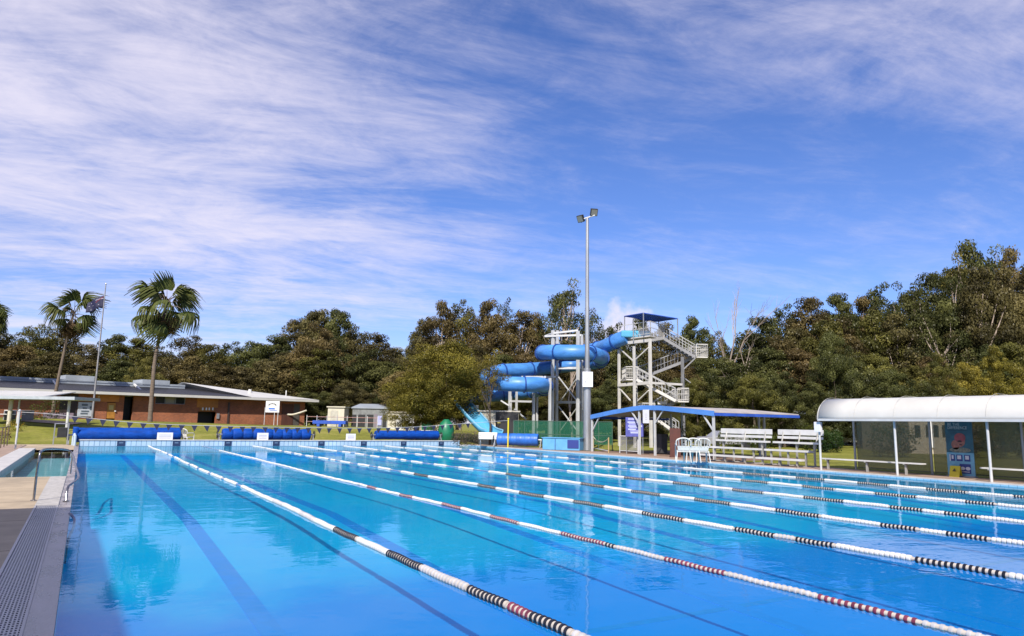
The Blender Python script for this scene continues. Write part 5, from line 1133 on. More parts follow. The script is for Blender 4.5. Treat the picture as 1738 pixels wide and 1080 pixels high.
# top deck
fl = [PD(1050, 580, 61.5), PD(1104, 573.5, 58.2), PD(1128, 572, 60.6), PD(1072, 578, 64)]
zd = float(np.mean([p[2] for p in fl])); 
mb = MB(); mb.plate([np.array([p[0], p[1], zd]) for p in fl][::-1] if False else [np.array([p[0], p[1], zd]) for p in fl], 0.10); mb.build('deck', TWM, tw)
def railing(pts, h, par, n_bal=6, m=TWM, r=0.03, mesh=False, nm='railing'):
    mb = MB(); pts = [np.array(p, float) for p in pts]
    for a, b in zip(pts[:-1], pts[1:]):
        mb.bar(a+[0, 0, h], b+[0, 0, h], r*2); mb.bar(a+[0, 0, h*0.55], b+[0, 0, h*0.55], r*1.2); mb.bar(a+[0, 0, h*0.12], b+[0, 0, h*0.12], r*1.2)
        L = np.linalg.norm(b-a); k = max(1, int(L/0.14*n_bal/6))
        for i in range(k+1):
            q = a+(b-a)*i/k; big = i in (0, k); mb.bar(q, q+[0, 0, h], r*1.8 if big else r*0.55)
    return mb.build(nm, m, par)
dk = [np.array([p[0], p[1], zd+0.02]) for p in fl]
railing([dk[0]*0.35+dk[1]*0.65, dk[1], dk[2]], 1.15, tw); railing([dk[0], dk[0]*0.35+dk[1]*0.65], 1.15, tw, n_bal=2); railing([dk[3], dk[3]*0.4+dk[2]*0.6], 1.15, tw)
# zig-zag flights
def flight(A, B, width, par, h=1.05, m=TWG, railm=None, n=None):
    railm = railm or mat('tower_rail_grey', (0.42, 0.42, 0.42), 0.5, 0.2, var=0.2)
    A = np.array(A, float); B = np.array(B, float); d = (B-A)*[1, 1, 0]; L = np.linalg.norm(d); d /= L; s = np.array([-d[1], d[0], 0]); rise = B[2]-A[2]; n = n or max(4, int(abs(rise)/0.19))
    st = MB()
    for w in (-1, 1): st.bar(A+s*w*width/2, B+s*w*width/2, 0.06, 0.24)
    for i in range(n): q = A+(B-A)*(i+0.5)/n; st.box(q+[0, 0, 0.03], (L/n*0.95, width-0.06, 0.04), ax=(d, s, Z3))
    f = st.build('stair_flight', m, par)
    for w in (-1, 1):
        mb = MB(); a, b = A+s*w*width/2, B+s*w*width/2; mb.bar(a+[0, 0, h], b+[0, 0, h], 0.07); mb.bar(a+[0, 0, h*.5], b+[0, 0, h*.5], 0.04)
        k = int(np.linalg.norm(B-A)/0.30)
        for i in range(k+1): q = a+(b-a)*i/k; mb.bar(q, q+[0, 0, h], 0.022 if i % 4 else 0.05)
        mb.build('handrail', railm, f)
    return f
def landing(P, su, sv, par, rails=(1, 1, 1, 0), h=1.05):
    P = np.array(P, float); mb = MB(); mb.box(P-[0, 0, 0.05], (su, sv, 0.1), ax=ax_); l = mb.build('landing', TWM, par)
    c = [P-HR*su/2-HF*sv/2, P+HR*su/2-HF*sv/2, P+HR*su/2+HF*sv/2, P-HR*su/2+HF*sv/2]
    for i in range(4):
        if rails[i]: railing([c[i], c[(i+1) % 4]], h, l, nm='landing_rail')
    return l
A0 = PD(1124, 576, 60.8); A0[2] = zd; L1 = PD(1177, 607, 60.9); L2 = PD(1112, 653, 60.0); 
flight(L1, A0, 1.0, tw)
landing(PD(1186, 607.5, 60.9), 0.95, 2.2, tw, (1, 1, 1, 0))
L2 = PD(1080, 645, 61.9); flight(L2, PD(1176, 608, 61.9), 1.0, tw, railm=TWG)
landing(PD(1069, 645, 61.2), 1.0, 2.2, tw, (1, 0, 1, 1))
L3 = PD(1146, 681, 59.3); flight(L3, PD(1080, 645, 59.8), 1.0, tw, m=TWM)
landing(PD(1155, 681.5, 59.7), 0.9, 2.0, tw, (1, 1, 1, 0))
L4 = PD(1104, 706, 60.6); flight(L4, PD(1146, 682, 60.6), 1.0, tw); landing(PD(1097, 706.5, 60.0), 1.0, 2.2, tw, (1, 0, 1, 1))
L5 = PD(1150, 738, 59.2); L5[2] = max(L5[2], zg+0.05); flight(L5, PD(1104, 706.5, 59.2), 1.0, tw, m=TWM)
dbar(1116, 684, 60, 1131, 684, 60, .25, tw, 'landing_beam', TWM)
# canopy
cq = [PD(1060, 536.5, 61.5), PD(1092, 531, 57.6), PD(1150, 540.5, 60.0), PD(1118, 545, 64)]
mb = MB(); nn = 9; V = []
for i in range(nn):
    for j in range(nn):
        s_, q_ = i/(nn-1), j/(nn-1); p = cq[0]*(1-s_)*(1-q_)+cq[1]*s_*(1-q_)+cq[2]*s_*q_+cq[3]*(1-s_)*q_; p = p-[0, 0, 0.35*math.sin(math.pi*s_)*math.sin(math.pi*q_)]; V.append(p)
mb.add(V, [(i*nn+j, (i+1)*nn+j, (i+1)*nn+j+1, i*nn+j+1) for i in range(nn-1) for j in range(nn-1)])
o = mb.build('canvas_canopy', NAVY, tw, smooth=True); sm = o.modifiers.new('thickness', 'SOLIDIFY'); sm.thickness = 0.05
mb = MB()
for i in range(4): mb.bar(cq[i]-[0, 0, 0.03], cq[(i+1) % 4]-[0, 0, 0.03], 0.07)
mb.build('canopy_frame', NAVY, tw)
for p in cq: MB().tube([(p[0], p[1], zd-0.1), (p[0], p[1], p[2])], 0.05, 8).build('canopy_post', GALV, tw)
p = PD(1075, 560, 59.6); MB().tube([(p[0], p[1], zd-0.4), (p[0], p[1], zd+1.6)], 0.05, 8).build('rail_post', GALV, tw)
# launch bath
q = PD(1078, 571, 60.6); mb = MB(); mb.box((q[0], q[1], zd+0.32), (2.6, 1.2, 0.6), ax=ax_); mb.build('launch_tub', CHUTE, tw, bevel=0.12)

# ------------------------------------------------------------------ flag pole
D = 60; b = PD(156, 712, D); tp = PD(178, 483, D); zb = gz(b[0], b[1])
# a straight pole leans only as far as the lens makes it
tpz = tp[2]; xm, ym = b[0], b[1]
fp = empty('flag_pole', (xm, ym, zb), 'slim grey flag pole with a navy flag between the two palms', 'flag pole')
MB().tube([(xm, ym, zb-0.1), (xm, ym, tpz)], [0.085, 0.04], 10).build('pole', mat('pole_grey', (0.35, 0.34, 0.35), 0.4, 0.4, var=0.2), fp, smooth=True)
MB().lathe((xm, ym, tpz), [(0.05, 0), (0.07, 0.04), (0.05, 0.1), (0.01, 0.13)], 10).build('finial', GALV, fp)
topc = PD(170, 502, D); zt_ = topc[2]; V = []; nu, nv = 14, 8; FLAGM = mat('flag_navy', (0.006, 0.008, 0.055), 0.7, var=0.3, vscale=2)
def flagp(s, v): # s out from pole 0..1, v down 0..1
    out = s*1.35; drop = 0.42*s+0.25*s*s; return np.array([xm, ym, zt_])-HR*(out+0.08)+HF*0.10*math.sin(s*9+v*2)+Z3*(-drop-v*(1.05-0.15*s)+0.06*math.sin(s*7))
for i in range(nu):
    for j in range(nv): V.append(flagp(i/(nu-1), j/(nv-1)))
F = [(i*nv+j, (i+1)*nv+j, (i+1)*nv+j+1, i*nv+j+1) for i in range(nu-1) for j in range(nv-1)]
fg = MB().add(V, F).build('flag', FLAGM, fp, smooth=True); sm = fg.modifiers.new('thickness', 'SOLIDIFY'); sm.thickness = 0.012
def fstrip(a, b, w, m, nm):
    V = []; k = 6; off = -HF*0.022
    for i in range(k+1):
        s, v = a[0]+(b[0]-a[0])*i/k, a[1]+(b[1]-a[1])*i/k; p = flagp(s, v)+off; V += [p+Z3*w/2, p-Z3*w/2]
    return MB().add(V, [(2*i, 2*i+2, 2*i+3, 2*i+1) for i in range(k)]).build(nm, m, fg)
fstrip((0.02, 0.04), (0.42, 0.44), 0.05, mat('flag_red', (0.35, 0.03, 0.05), 0.7), 'canton_stripe'); fstrip((0.02, 0.22), (0.44, 0.22), 0.06, mat('flag_pale', (0.4, 0.4, 0.5), 0.7), 'canton_cross')
for s, v in ((0.22, 0.72), (0.72, 0.2), (0.72, 0.8), (0.60, 0.5), (0.85, 0.42)): fstrip((s, v), (s+0.05, v), 0.06, mat('flag_pale', (0, 0, 0)), 'star')

# ------------------------------------------------------------------ palms
PG1 = leafmat('palm_leaf', (0.030, 0.055, 0.018), (0.15, 0.16, 0.045)); PG2 = leafmat('dead_palm_leaf', (0.07, 0.05, 0.03), (0.20, 0.14, 0.07))
def frond_mesh(name, seed, L, fan, m, droop, stalk):
    """fan palm leaf: stalk along +x, a pleated fan of blades at its end, outer thirds hanging"""
    r = np.random.default_rng(seed); V = []; T = []; ex = MB()
    sp = [np.array([0, 0, 0.]), np.array([stalk*0.5, 0, 0.10]), np.array([stalk, 0, 0.06-droop*0.12])]
    ex.tube(sp, [0.035, 0.022, 0.014], 5)
    nb = 24
    for i in range(nb):
        a = -2.0+4.0*(i+0.5)/nb+r.normal(0, 0.03); ln = fan*(0.72+0.30*math.cos(a*0.5))*r.uniform(0.9, 1.08)
        fold = -abs(math.sin(a))*0.45
        d = np.array([math.cos(a), math.sin(a)*0.85, fold]); side = np.array([-math.sin(a), math.cos(a), 0.0])
        p0 = sp[-1]; segs = 5; hang = droop*r.uniform(0.8, 1.25)
        def f(t):
            o = max(0.0, t-0.45)/0.55
            return p0+d*ln*(min(t, 0.45)+0.55*o*(1-0.55*min(1, hang)*o))+np.array([0, 0, -hang*ln*0.62*o*o])
        for k in range(segs):
            t0, t1 = k/segs, (k+1)/segs; q0, q1 = f(t0), f(t1)
            wd = lambda t: 0.018+0.070*min(t, 0.5)*2*(1 if t <= 0.5 else (1-t)*2*0.9)
            tw = side*0.85+np.array([0, 0, 0.35*(-1)**i])
            V += [q0-tw*wd(t0), q0+tw*wd(t0), q1+tw*wd(t1), q1-tw*wd(t1)]; T.append(min(1, max(0, 0.2+0.55*t0+r.normal(0, 0.18))))
    return mesh_from_quads(name, np.array(V), [m, PALMT], np.array(T), extra=ex)
FR = [frond_mesh('frond', 10+i, 1, 1.15, PG1, 0.95+0.2*i, 1.15) for i in range(4)]
FD = [frond_mesh('dead_frond', 30+i, 1, 1.0, PG2, 1.2, 0.5) for i in range(2)]
def palm(pts, D, R, label, nfr=30, seed=1, skirt=0.9, wind=None, r0=0.24):
    P = [PD(x, y, D) for x, y in pts]; zb = gz(P[0][0], P[0][1]); P[0][2] = zb-0.1
    path = smooth_path(P, 5); t = empty('palm_tree', (P[0][0], P[0][1], zb), label, 'palm tree', 'tall fan palms on the lawn'); n = len(path)
    rad = np.linspace(r0, r0*0.55, n)*(1+0.05*np.sin(np.arange(n)*2.1)); MB().tube(path, rad, 10).build('trunk', PALMT, t, smooth=True)
    top = path[-1]-ORG[t.name]; r = np.random.default_rng(seed)
    def put(me, nm, yaw, el, sc, roll, off=0.0):
        o = bpy.data.objects.new(nm, me); SC.collection.objects.link(o); o.parent = t; o.location = Vector(top+[0, 0, off])
        o.rotation_euler = (Matrix.Rotation(yaw, 3, 'Z') @ Matrix.Rotation(-el, 3, 'Y') @ Matrix.Rotation(roll, 3, 'X')).to_euler(); o.scale = (sc,)*3
        ORG[o.name] = ORG[t.name]
    for i in range(nfr):
        yaw = i*2.39996+r.normal(0, 0.3); f = (i+0.5)/nfr; el = 1.40-2.0*f+r.normal(0, 0.22)
        if wind is not None: yaw += 0.25*math.sin(yaw-wind)
        put(FR[i % 4], 'frond', yaw, el, R*r.uniform(0.78, 1.25)/2.1, r.normal(0, 0.5))
    for i in range(int(10*skirt)):
        put(FD[i % 2], 'dead_frond', i*2.39996+0.5, -1.15+r.normal(0, 0.12), R*r.uniform(0.6, 0.85)/1.6, r.normal(0, 0.6), -0.25-0.05*i)
    return t
palm([(254, 722), (257, 680), (262, 620), (268, 584), (281, 520)], 63, 3.05, 'larger tall fan palm right of the flag pole, swept by the wind', 16, 3, 1.2, r0=0.21)
palm([(88, 716), (94, 670), (104, 620), (114, 575), (124, 535)], 66, 2.4, 'leaning slimmer fan palm left of the flag pole', 14, 5, 0.8, r0=0.17)
palm([(-42, 716), (-38, 670), (-32, 620), (-28, 580), (-25, 545)], 64, 2.3, 'fan palm mostly outside the left edge, only frond tips showing', 26, 8, 0.8)

# ------------------------------------------------------------------ trees
def tree_proto(kind, seed, H=12.0, wid=7.0, base=0.25, n_cl=60, per=150, leaf=0.26, openness=0.35, limbs=7, lean=0.0, tall_top=0.0, shape=1.0, thick=0.03):
    """returns (trunk mesh, crown mesh); unit tree of height H standing at the origin"""
    r = np.random.default_rng(seed); tr = MB(); W2 = wid/2
    th = H*(0.62+0.1*r.random()); k = 7; P = [np.array([0, 0, -0.2])]
    for i in range(1, k+1): P.append(np.array([lean*H*0.1*(i/k)**1.5+r.normal(0, 0.012*H)*(i/k), r.normal(0, 0.012*H)*(i/k), th*i/k]))
    path = smooth_path(P, 3); r0 = H*thick; tr.tube(path, np.linspace(r0, r0*0.25, len(path)), 8)
    cl = []
    def env(z):      # crown half width at relative height
        q = (z/H-base)/(1-base); q = min(max(q, 0.0), 1.0)
        return W2*(max(0.0, math.sin(math.pi*min(1.0, q**(0.75/shape)*0.97+0.03)))**0.62)
    for i in range(n_cl):
        q = r.beta(1.5, 1.25); z = H*(base+(1-base)*(0.04+0.94*q)); a = r.uniform(0, 2*math.pi); w = env(z)*(1+0.22*math.sin(2*a+seed)+0.16*math.sin(3*a+z*0.8+seed*2)); rd = w*math.sqrt(r.uniform(0.05, 1.0))
        s = H*r.uniform(0.045, 0.095)*(1.25-0.45*openness)*(0.75 if q > 0.8 else 1.0)
        x0 = lean*H*0.1*(z/H)**1.5
        cl.append((np.array([x0+rd*math.cos(a), rd*math.sin(a), z+r.normal(0, 0.02*H)]), s))
    idx = r.choice(n_cl, size=min(n_cl, limbs*2), replace=False)
    for j in idx:
        c, s = cl[j]; zb = min(max(th*0.35, c[2]-H*r.uniform(0.18, 0.32)), th*0.95); b = np.array([np.interp(zb, path[:, 2], path[:, 0]), np.interp(zb, path[:, 2], path[:, 1]), zb])
        mid = (b+c)/2+np.array([0, 0, -0.02*H])+r.normal(0, 0.015*H, 3); pp = smooth_path([b, mid, c], 3); tr.tube(pp, np.linspace(r0*0.42, r0*0.06, len(pp)), 5)
    C = []; T = []; S = []; NR = []
    for c, s in cl:
        m_ = int(per*(s/(H*0.07))**1.6); u = r.normal(size=(m_, 3)); u /= np.linalg.norm(u, axis=1)[:, None]; rad = r.uniform(0.25, 1.0, m_)**0.5
        p = u*rad[:, None]*s*np.array([1.25, 1.25, 0.72]); C.append(c+p); NR.append(u*np.array([0.8, 0.8, 1.25])+r.normal(0, 0.42, (m_, 3))); base_t = r.beta(0.7, 0.8)
        T.append(np.clip(base_t*0.72+0.28*r.random(m_)*(0.6+0.4*u[:, 2]), 0, 1)); S.append(r.uniform(0.7, 1.3, m_)*leaf)
    C = np.vstack(C); T = np.concatenate(T); S = np.concatenate(S)
    cm = mesh_from_quads('crown', leaf_arrays(C, S, r, 0.0, np.vstack(NR)), [None], T); 
    return (tr, cm, path)
PROT = {}
def proto(key, **kw):
    tr, cm, _ = tree_proto(key, **kw); V = np.vstack(tr.v); me = bpy.data.meshes.new('trunk'); me.from_pydata(V.tolist(), [], tr.f); me.polygons.foreach_set('use_smooth', [True]*len(me.polygons)); me.update()
    PROT[key] = (me, cm, kw.get('H', 12.0))
for i in range(4): proto('dense%d' % i, seed=20+i, wid=8.5, base=0.06, n_cl=125, per=230, openness=0.1, limbs=3, shape=0.85+0.1*i, leaf=0.26)
for i in range(4): proto('gum%d' % i, seed=40+i, wid=7.5, base=0.30, n_cl=70, per=230, openness=0.42, limbs=8, leaf=0.23, shape=1.1)
for i in range(3): proto('open%d' % i, seed=60+i, wid=7.5, base=0.40, n_cl=46, per=170, openness=0.8, limbs=11, leaf=0.20, shape=1.25, thick=0.022)
for i in range(3): proto('low%d' % i, seed=80+i, wid=11.0, base=0.02, n_cl=120, per=230, openness=0.0, limbs=1, shape=0.8, leaf=0.23)
proto('lwillow', seed=95, wid=11.0, base=0.10, n_cl=190, per=260, openness=0.15, limbs=4, shape=0.75, leaf=0.17)
LM = {'brown': leafmat('leaf_brown_olive', (0.040, 0.036, 0.016), (0.195, 0.165, 0.060)), 'olive': leafmat('leaf_olive', (0.044, 0.048, 0.014), (0.225, 0.205, 0.050)),
      'green': leafmat('leaf_dark_green', (0.030, 0.038, 0.014), (0.160, 0.165, 0.050)), 'rust': leafmat('leaf_rust', (0.048, 0.038, 0.016), (0.215, 0.165, 0.062)),
      'yellow': leafmat('leaf_yellow_green', (0.075, 0.070, 0.014), (0.33, 0.275, 0.045))}
MC = {}
def crown_for(key, leafname):
    k = (key, leafname)
    if k not in MC:
        me = PROT[key][1] if not any(q[0] == key for q in MC) else PROT[key][1].copy()
        me.materials.clear(); me.materials.append(LM[leafname]); MC[k] = me
    return MC[k]
TM = {}
def trunk_for(key, m):
    k = (key, m.name)
    if k not in TM:
        me = PROT[key][0] if not any(q[0] == key for q in TM) else PROT[key][0].copy()
        me.materials.clear(); me.materials.append(m); TM[k] = me
    return TM[k]
def tree(px, ytop, D, key, leafname, wpx=None, label=None, bark=TRUNKD, group='gum trees of the bush behind the pool', rz=None, name='gum_tree', zb=None):
    b = PD(px, 720, D); z0 = gz(b[0], b[1]) if zb is None else zb; ht = PD(px, ytop, D)[2]-z0; H = PROT[key][2]; s = ht/H*1.02
    wid = {'d': 8.5, 'g': 7.5, 'o': 7.5, 'l': 11.0}[key[0]]; sw = s if wpx is None else wpx*D/FPX/wid
    t = empty(name, (b[0], b[1], z0), label, 'tree', group); t.rotation_euler = (0, 0, rz if rz is not None else random.uniform(0, 6.28))
    for nm, me in (('trunk', trunk_for(key, bark)), ('crown', crown_for(key, leafname))):
        o = bpy.data.objects.new(nm, me); SC.collection.objects.link(o); o.parent = t; o.scale = (sw, sw, s)
    return t
kindw = {'brown': 'dull brown green', 'olive': 'olive green', 'green': 'dark green', 'rust': 'rusty brown', 'yellow': 'yellow green'}
shapew = {'d': 'dense', 'g': 'tall', 'o': 'open crowned', 'l': 'low bushy'}
ANCH = [(-60, 'outside the left edge'), (0, 'at the left edge'), (50, 'left of the leaning palm'), (95, 'behind the leaning palm'), (140, 'left of the flag pole'), (190, 'left of the taller palm'), (245, 'behind the taller palm'), (300, 'just right of the taller palm'), (345, 'above the white roof ridge'), (390, 'above the black roof end'), (430, 'above the white hipped roof'), (470, 'above the club sign'), (520, 'above the brick building tip'), (570, 'above the cream shed'), (620, 'above the grey open shed'), (670, 'left of the yellow green tree'), (710, 'above the yellow green tree left part'), (755, 'above the yellow green tree middle'), (800, 'above the slide exit'), (845, 'above the lowest slide bend'), (890, 'above the middle slide bend'), (930, 'left of the slide support frame'), (965, 'behind the slide support frame'), (1000, 'behind the floodlight pole'), (1040, 'left of the stair tower'), (1085, 'behind the stair tower'), (1135, 'behind the right stair landings'), (1180, 'just right of the stair tower'), (1225, 'at the bare dead tree'), (1265, 'above the shade shelter roof'), (1305, 'above the shade shelter end'), (1345, 'above the bleachers'), (1385, 'at the curved roof left end'), (1430, 'above the first curved roof bay'), (1475, 'above the first bay bench'), (1520, 'above the second shelter post'), (1560, 'above the cream house'), (1600, 'left of the swimmer banner'), (1640, 'above the swimmer banner'), (1680, 'above the third shelter post'), (1725, 'at the right edge'), (1790, 'just outside the right edge'), (1860, 'far outside the right edge')]
used = {}
def lab(px, ytop, D, key, lf):
    a = min(ANCH, key=lambda q: abs(q[0]-px))[1]; dep = 'front' if D < 63 else 'second' if D < 73 else 'third' if D < 82 else 'fourth' if D < 97 else 'rear'
    s = '%s %s tree in the %s row %s' % (shapew[key[0]].replace('open crowned', 'open').replace('low bushy', 'bushy'), kindw[lf].replace('dull ', ''), dep, a); n = used.get(s, 0); used[s] = n+1
    return s if not n else 'neighbouring '+s
def T(px, ytop, D, key, lf, wpx=None, bark=TRUNKD, **kw): return tree(px, ytop, D, key, lf, wpx, lab(px, ytop, D, key, lf), bark, **kw)
rr_ = random.Random(3)
# left wood
tops = [(-70, 560), (-30, 570), (10, 568), (48, 553), (90, 566), (140, 590), (185, 574), (215, 578), (262, 592), (310, 572), (345, 590), (385, 584), (425, 586), (462, 578), (500, 548), (530, 533), (565, 533), (600, 560), (635, 574), (668, 596), (700, 590)]
for i, (x, y) in enumerate(tops):
    T(x, y, 112+rr_.uniform(-5, 5), rr_.choice(['gum0', 'gum1', 'gum2', 'gum3', 'dense0']), rr_.choice(['brown', 'brown', 'green', 'olive']), rr_.uniform(75, 100))
for i, x in enumerate(range(-60, 720, 42)):
    yt = np.interp(x, [p[0] for p in tops], [p[1] for p in tops])+rr_.uniform(22, 50); T(x+rr_.uniform(-8, 8), yt, 100+rr_.uniform(-4, 4), 'dense%d' % rr_.randrange(4), rr_.choice(['brown', 'brown', 'rust', 'green']), rr_.uniform(80, 105))
for x in range(520, 720, 34): T(x, 660+rr_.uniform(-18, 10), 90, 'low%d' % rr_.randrange(3), rr_.choice(['brown', 'green']), rr_.uniform(60, 80))
T(545, 600, 96, 'gum1', 'olive', 95); T(620, 600, 96, 'dense1', 'green', 90)
T(238, 612, 92, 'low1', 'olive', 62); T(80, 600, 98, 'dense2', 'brown', 120)
# middle, behind the yellow green tree and the slide
for x, y, D, k, lf, w, bk in ((712, 548, 96, 'gum2', 'brown', 70, TRUNKL), (745, 520, 94, 'gum0', 'rust', 80, TRUNKL), (780, 516, 98, 'gum3', 'olive', 85, TRUNKL), (822, 520, 95, 'gum1', 'rust', 85, TRUNKL), (852, 505, 100, 'open1', 'green', 60, TRUNKL), (880, 534, 92, 'gum2', 'rust', 90, TRUNKL), (908, 540, 94, 'gum0', 'rust', 70, TRUNKL),
        (962, 482, 88, 'open0', 'green', 110, TRUNKL), (955, 500, 92, 'open2', 'green', 90, TRUNKL), (1005, 520, 90, 'open1', 'green', 60, TRUNKL), (1045, 552, 92, 'gum3', 'green', 70, TRUNKL), (1090, 548, 94, 'gum1', 'green', 80, TRUNKD), (1130, 556, 92, 'gum0', 'brown', 80, TRUNKD), (1182, 544, 90, 'gum2', 'green', 75, TRUNKD), (1220, 568, 92, 'gum3', 'olive', 70, TRUNKD)):
    T(x, y, D, k, lf, w, bk)
for x in range(700, 1300, 38): T(x, 600+rr_.uniform(-18, 22), 84+rr_.uniform(-3, 3), 'dense%d' % rr_.randrange(4), rr_.choice(['brown', 'green', 'rust', 'olive']), rr_.uniform(70, 95))
for x in range(860, 1300, 36): T(x, 655+rr_.uniform(-15, 18), 76+rr_.uniform(-2, 2), 'low%d' % rr_.randrange(3), rr_.choice(['brown', 'green', 'olive']), rr_.uniform(60, 85))
# the yellow green tree by the slide exit
t = tree(752, 586, 61.5, 'lwillow', 'yellow', 172, 'large rounded yellow green tree hanging over the cream cubicles left of the slide', TRUNKD, None, 0.4, 'weeping_tree')
t = tree(832, 596, 57.5, 'open0', 'yellow', 62, 'thin yellow green tree nearest the slide bends', TRUNKD, None, 2.4, 'weeping_tree')
t = tree(706, 632, 61, 'lwillow', 'yellow', 118, 'smaller yellow green tree joined to the left of the large one', TRUNKD, None, 1.4, 'weeping_tree')
# right hand wood
topr = [(1280, 575), (1300, 548), (1340, 524), (1385, 516), (1430, 508), (1470, 512), (1505, 488), (1555, 478), (1600, 476), (1640, 440), (1668, 424), (1700, 428), (1738, 436), (1780, 432), (1830, 450), (1880, 470)]
for i, (x, y) in enumerate(topr):
    k = ('gum%d' % rr_.randrange(4)) if x < 1490 else ('open%d' % rr_.randrange(3)) if i % 2 else ('gum%d' % rr_.randrange(4))
    T(x, y, 86+rr_.uniform(-4, 4), k, rr_.choice(['olive', 'green', 'rust', 'green']), rr_.uniform(85, 120), TRUNKL)
for x in range(1285, 1900, 40):
    yt = np.interp(x, [p[0] for p in topr], [p[1] for p in topr])+rr_.uniform(25, 60); T(x+rr_.uniform(-8, 8), yt, 78+rr_.uniform(-3, 3), rr_.choice(['gum0', 'gum2', 'dense1', 'dense2', 'open1']), rr_.choice(['olive', 'green', 'rust', 'brown']), rr_.uniform(85, 120), TRUNKL)
for x in range(1270, 1900, 46):
    yt = 600+rr_.uniform(-25, 30); T(x+rr_.uniform(-8, 8), yt, 68+rr_.uniform(-2, 2), 'dense%d' % rr_.randrange(4), rr_.choice(['olive', 'green', 'rust', 'green']), rr_.uniform(85, 110), TRUNKL)
for x, y, lf in ((1280, 640, 'olive'), (1330, 640, 'green'), (1385, 655, 'green'), (1420, 570, 'green'), (1520, 632, 'green'), (1570, 648, 'green'), (1650, 622, 'yellow'), (1700, 600, 'yellow'), (1760, 630, 'yellow'), (1600, 610, 'olive')):
    T(x, y, 60+rr_.uniform(-2, 2), 'low%d' % rr_.randrange(3), lf, rr_.uniform(70, 95), TRUNKD)
# bare branching dead trees
def dead_tree(px, ytop, D, label, seed, spread=0.3):
    r = np.random.default_rng(seed); b = PD(px, 720, D); z0 = gz(b[0], b[1]); H = PD(px, ytop, D)[2]-z0; mb = MB()
    def br(p, d, L, rad, n):
        q = [p]; 
        for i in range(3): d = d+r.normal(0, 0.12, 3); d /= np.linalg.norm(d); q.append(q[-1]+d*L/3)
        mb.tube(np.array(q), np.linspace(rad, rad*0.55, 4), 5)
        if n > 0:
            for k in range(3): br(q[2 if k == 0 else 3], (d+r.normal(0, spread, 3)+np.array([0, 0, .15])), L*r.uniform(0.5, 0.75), rad*0.5, n-1)
    br(np.array([b[0], b[1], z0-0.1]), np.array([0, 0, 1.]), H*0.5, H*0.014, 4)
    return tag(mb.build('dead_tree', TRUNKL, at=(b[0], b[1], z0)), label, 'tree')
dead_tree(1228, 528, 84, 'bare dead tree with thin twigs against the sky right of the stair tower', 4, 0.28); dead_tree(1280, 585, 74, 'pale bare branches in front of the dark right hand wood', 9, 0.5)
dead_tree(972, 600, 72, 'pale bare gum trunk seen through the slide support frame', 12, 0.2)
for i, (px, y0, D) in enumerate(((1588, 585, 57.6), (1448, 620, 57), (1428, 620, 57.5), (1480, 560, 62), (700, 560, 78), (772, 520, 84))): pass

# hedge, houses and cars beyond the curved shelter
HEDGE = leafmat('hedge_leaf', (0.010, 0.030, 0.008), (0.04, 0.075, 0.02))
bush('clipped_hedge', 1405, 730, 762, 52, 44, 'dark clipped hedge seen past the left end of the curved shelter', HEDGE, 3500, 0.13, cat='hedge')
t, fc = shed('neighbour_house', 1382, 1424, 707, 745, 60, 6, mat('mauve_wall', (0.28, 0.24, 0.34), 0.6, var=0.15), 'low mauve grey house behind the hedge at the shelter end', 'house', roofm=ROOFG, slope=0.6)
for x0 in (1397, 1410): fc('window', x0, x0+10, 722, 731, GLASS)
t, fc = shed('cream_house', 1545, 1612, 704, 762, 52, 7, mat('pale_house_wall', (0.62, 0.54, 0.40), 0.7, var=0.2), 'cream house seen through the mesh left of the banner', 'house', roofm=mat('tile_roof', (0.18, 0.12, 0.09), 0.8), slope=1.2)
for x0 in (1553, 1572, 1584, 1600): fc('window', x0, x0+8, 722, 742, GLASS)
fc('verandah_post', 1579, 1581, 716, 760, WHITE, 0.15)
t, fc = shed('roadside_building', 1262, 1392, 712, 756, 66, 5, mat('brown_fibro', (0.22, 0.17, 0.13), 0.7, var=0.3), 'low brown building behind the bleachers half hidden by shrubs', 'building', roofm=mat('tile_roof', (0, 0, 0)), slope=0.8)  # walls in a mottled mid brown
fc('bright_window', 1254+8, 1264+10, 717, 727, mat('window_cream', (0.5, 0.42, 0.28), 0.5)); fc('window', 1300, 1318, 719, 732, GLASS); fc('window', 1340, 1352, 719, 732, mat('window_cream', (0, 0, 0)))
CARW = mat('white_car_paint', (0.62, 0.62, 0.60), 0.2)
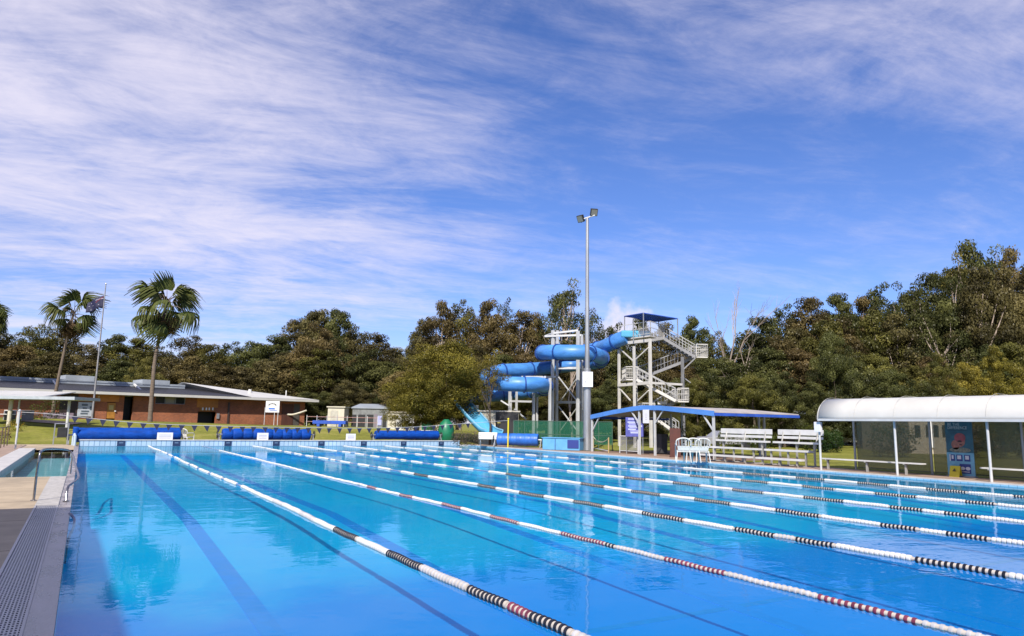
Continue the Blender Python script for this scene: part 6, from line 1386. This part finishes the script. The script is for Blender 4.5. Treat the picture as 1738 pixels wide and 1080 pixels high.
def car(px, py, D, rz, label, m, L=4.4, group='cars parked behind the curved shelter'):
    b = PD(px, py, D); zg_ = gz(b[0], b[1]); t = empty('parked_car', (b[0], b[1], zg_), label, 'car', group); o = np.array([b[0], b[1], zg_])
    d = np.array([math.cos(rz), math.sin(rz), 0]); s = np.array([-math.sin(rz), math.cos(rz), 0])
    prof = [(-.5, .35), (-.5, .78), (-.47, .90), (-.30, .95), (-.16, 1.40), (.16, 1.43), (.34, .98), (.47, .86), (.5, .70), (.5, .35)]
    def ext(pr, w, nm, mm, par, y0=None):
        V = []; n = len(pr)
        for sg_ in (-1, 1):
            for x, z in pr: V.append(o+d*x*L+s*sg_*w*(0.88 if z > 1.1 else 1)+Z3*z)
        F = [tuple(range(n)), tuple(range(2*n-1, n-1, -1))]+[(i, i+n, (i+1) % n+n, (i+1) % n) for i in range(n)]
        return MB().add(V, F).build(nm, mm, par, bevel=0.04)
    ext(prof, 0.86, 'body', m, t); ext([(-.275, 0.99), (-.155, 1.34), (.15, 1.36), (.295, 1.0)], 0.83+0.04, 'side_windows', GLASS, t)
    for x in (-.31, .31):
        for sg_ in (-1, 1): c = o+d*x*L+s*sg_*0.76+Z3*0.33; MB().lathe(c-s*0.11, [(0.30, 0), (0.33, 0.03), (0.33, 0.19), (0.30, 0.22), (0.18, 0.225)], 16, axis=s).build('wheel', BLACK, t)
    for sg_ in (-1, 1): MB().box(o+d*0.495*L+s*sg_*0.62+Z3*0.72, (0.06, 0.3, 0.14), rz=rz).build('headlight', mat('lamp_clear', (0.7, 0.7, 0.7), 0.1), t)
    return t
car(1440, 752, 70, 0.55, 'white parked car seen through the mesh in the left shelter bay', CARW); car(1474, 751, 76, 0.5, 'white parked car farther back through the mesh, right of the first', CARW)
car(1232, 748, 58, -0.3, 'pale parked car in the shade behind the blue edged shelter', mat('silver_car', (0.4, 0.4, 0.42), 0.25, 0.3))
for px, lb in ((1500, 'dark shrub behind the mesh right of the parked cars'), (1530, 'rounder dark shrub behind the mesh left of the cream house'), (1640, 'brownish shrub behind the swimmer banner'), (1690, 'dark shrub behind the right shelter bay'), (1735, 'tall shrub at the right edge behind the mesh')):
    bush('roadside_shrub', px, 712 if px > 1600 else 718, 752, 46, 46, lb, LG if px != 1640 else LDRY, 900, 0.17)
bush('roadside_shrub', 1290, 725, 752, 50, 50, 'olive shrub behind the left bleacher backrest', LG, 900, 0.16); bush('roadside_shrub', 1370, 722, 750, 50, 34, 'olive shrub behind the right bleacher backrest', LG, 700, 0.16); bush('roadside_shrub', 1235, 728, 752, 52, 40, 'brown green shrub behind the shelter posts and chairs', LG, 700, 0.15)
bush('garden_shrub', 1003, 735, 755, 56, 40, 'low shrub by the green shade cloth behind the light pole', LG, 500, 0.14)

# ------------------------------------------------------------------ unseen roof on posts, added to cast shade on the left deck and grating
st = empty('added_sunshade', (-20, -10, 0.06), 'added unseen grandstand behind the near end of the pool', 'sunshade')
ZR = 8.4
MB().b2((-40, -24, ZR), (-6.75, 8.6, ZR+0.18)).build('roof', ROOFW, st)
for x in (-35, -25, -15, -8): MB().tube([(x, -5.0, 0.0), (x, -5.0, ZR)], 0.12, 8).build('post', STEEL, st)
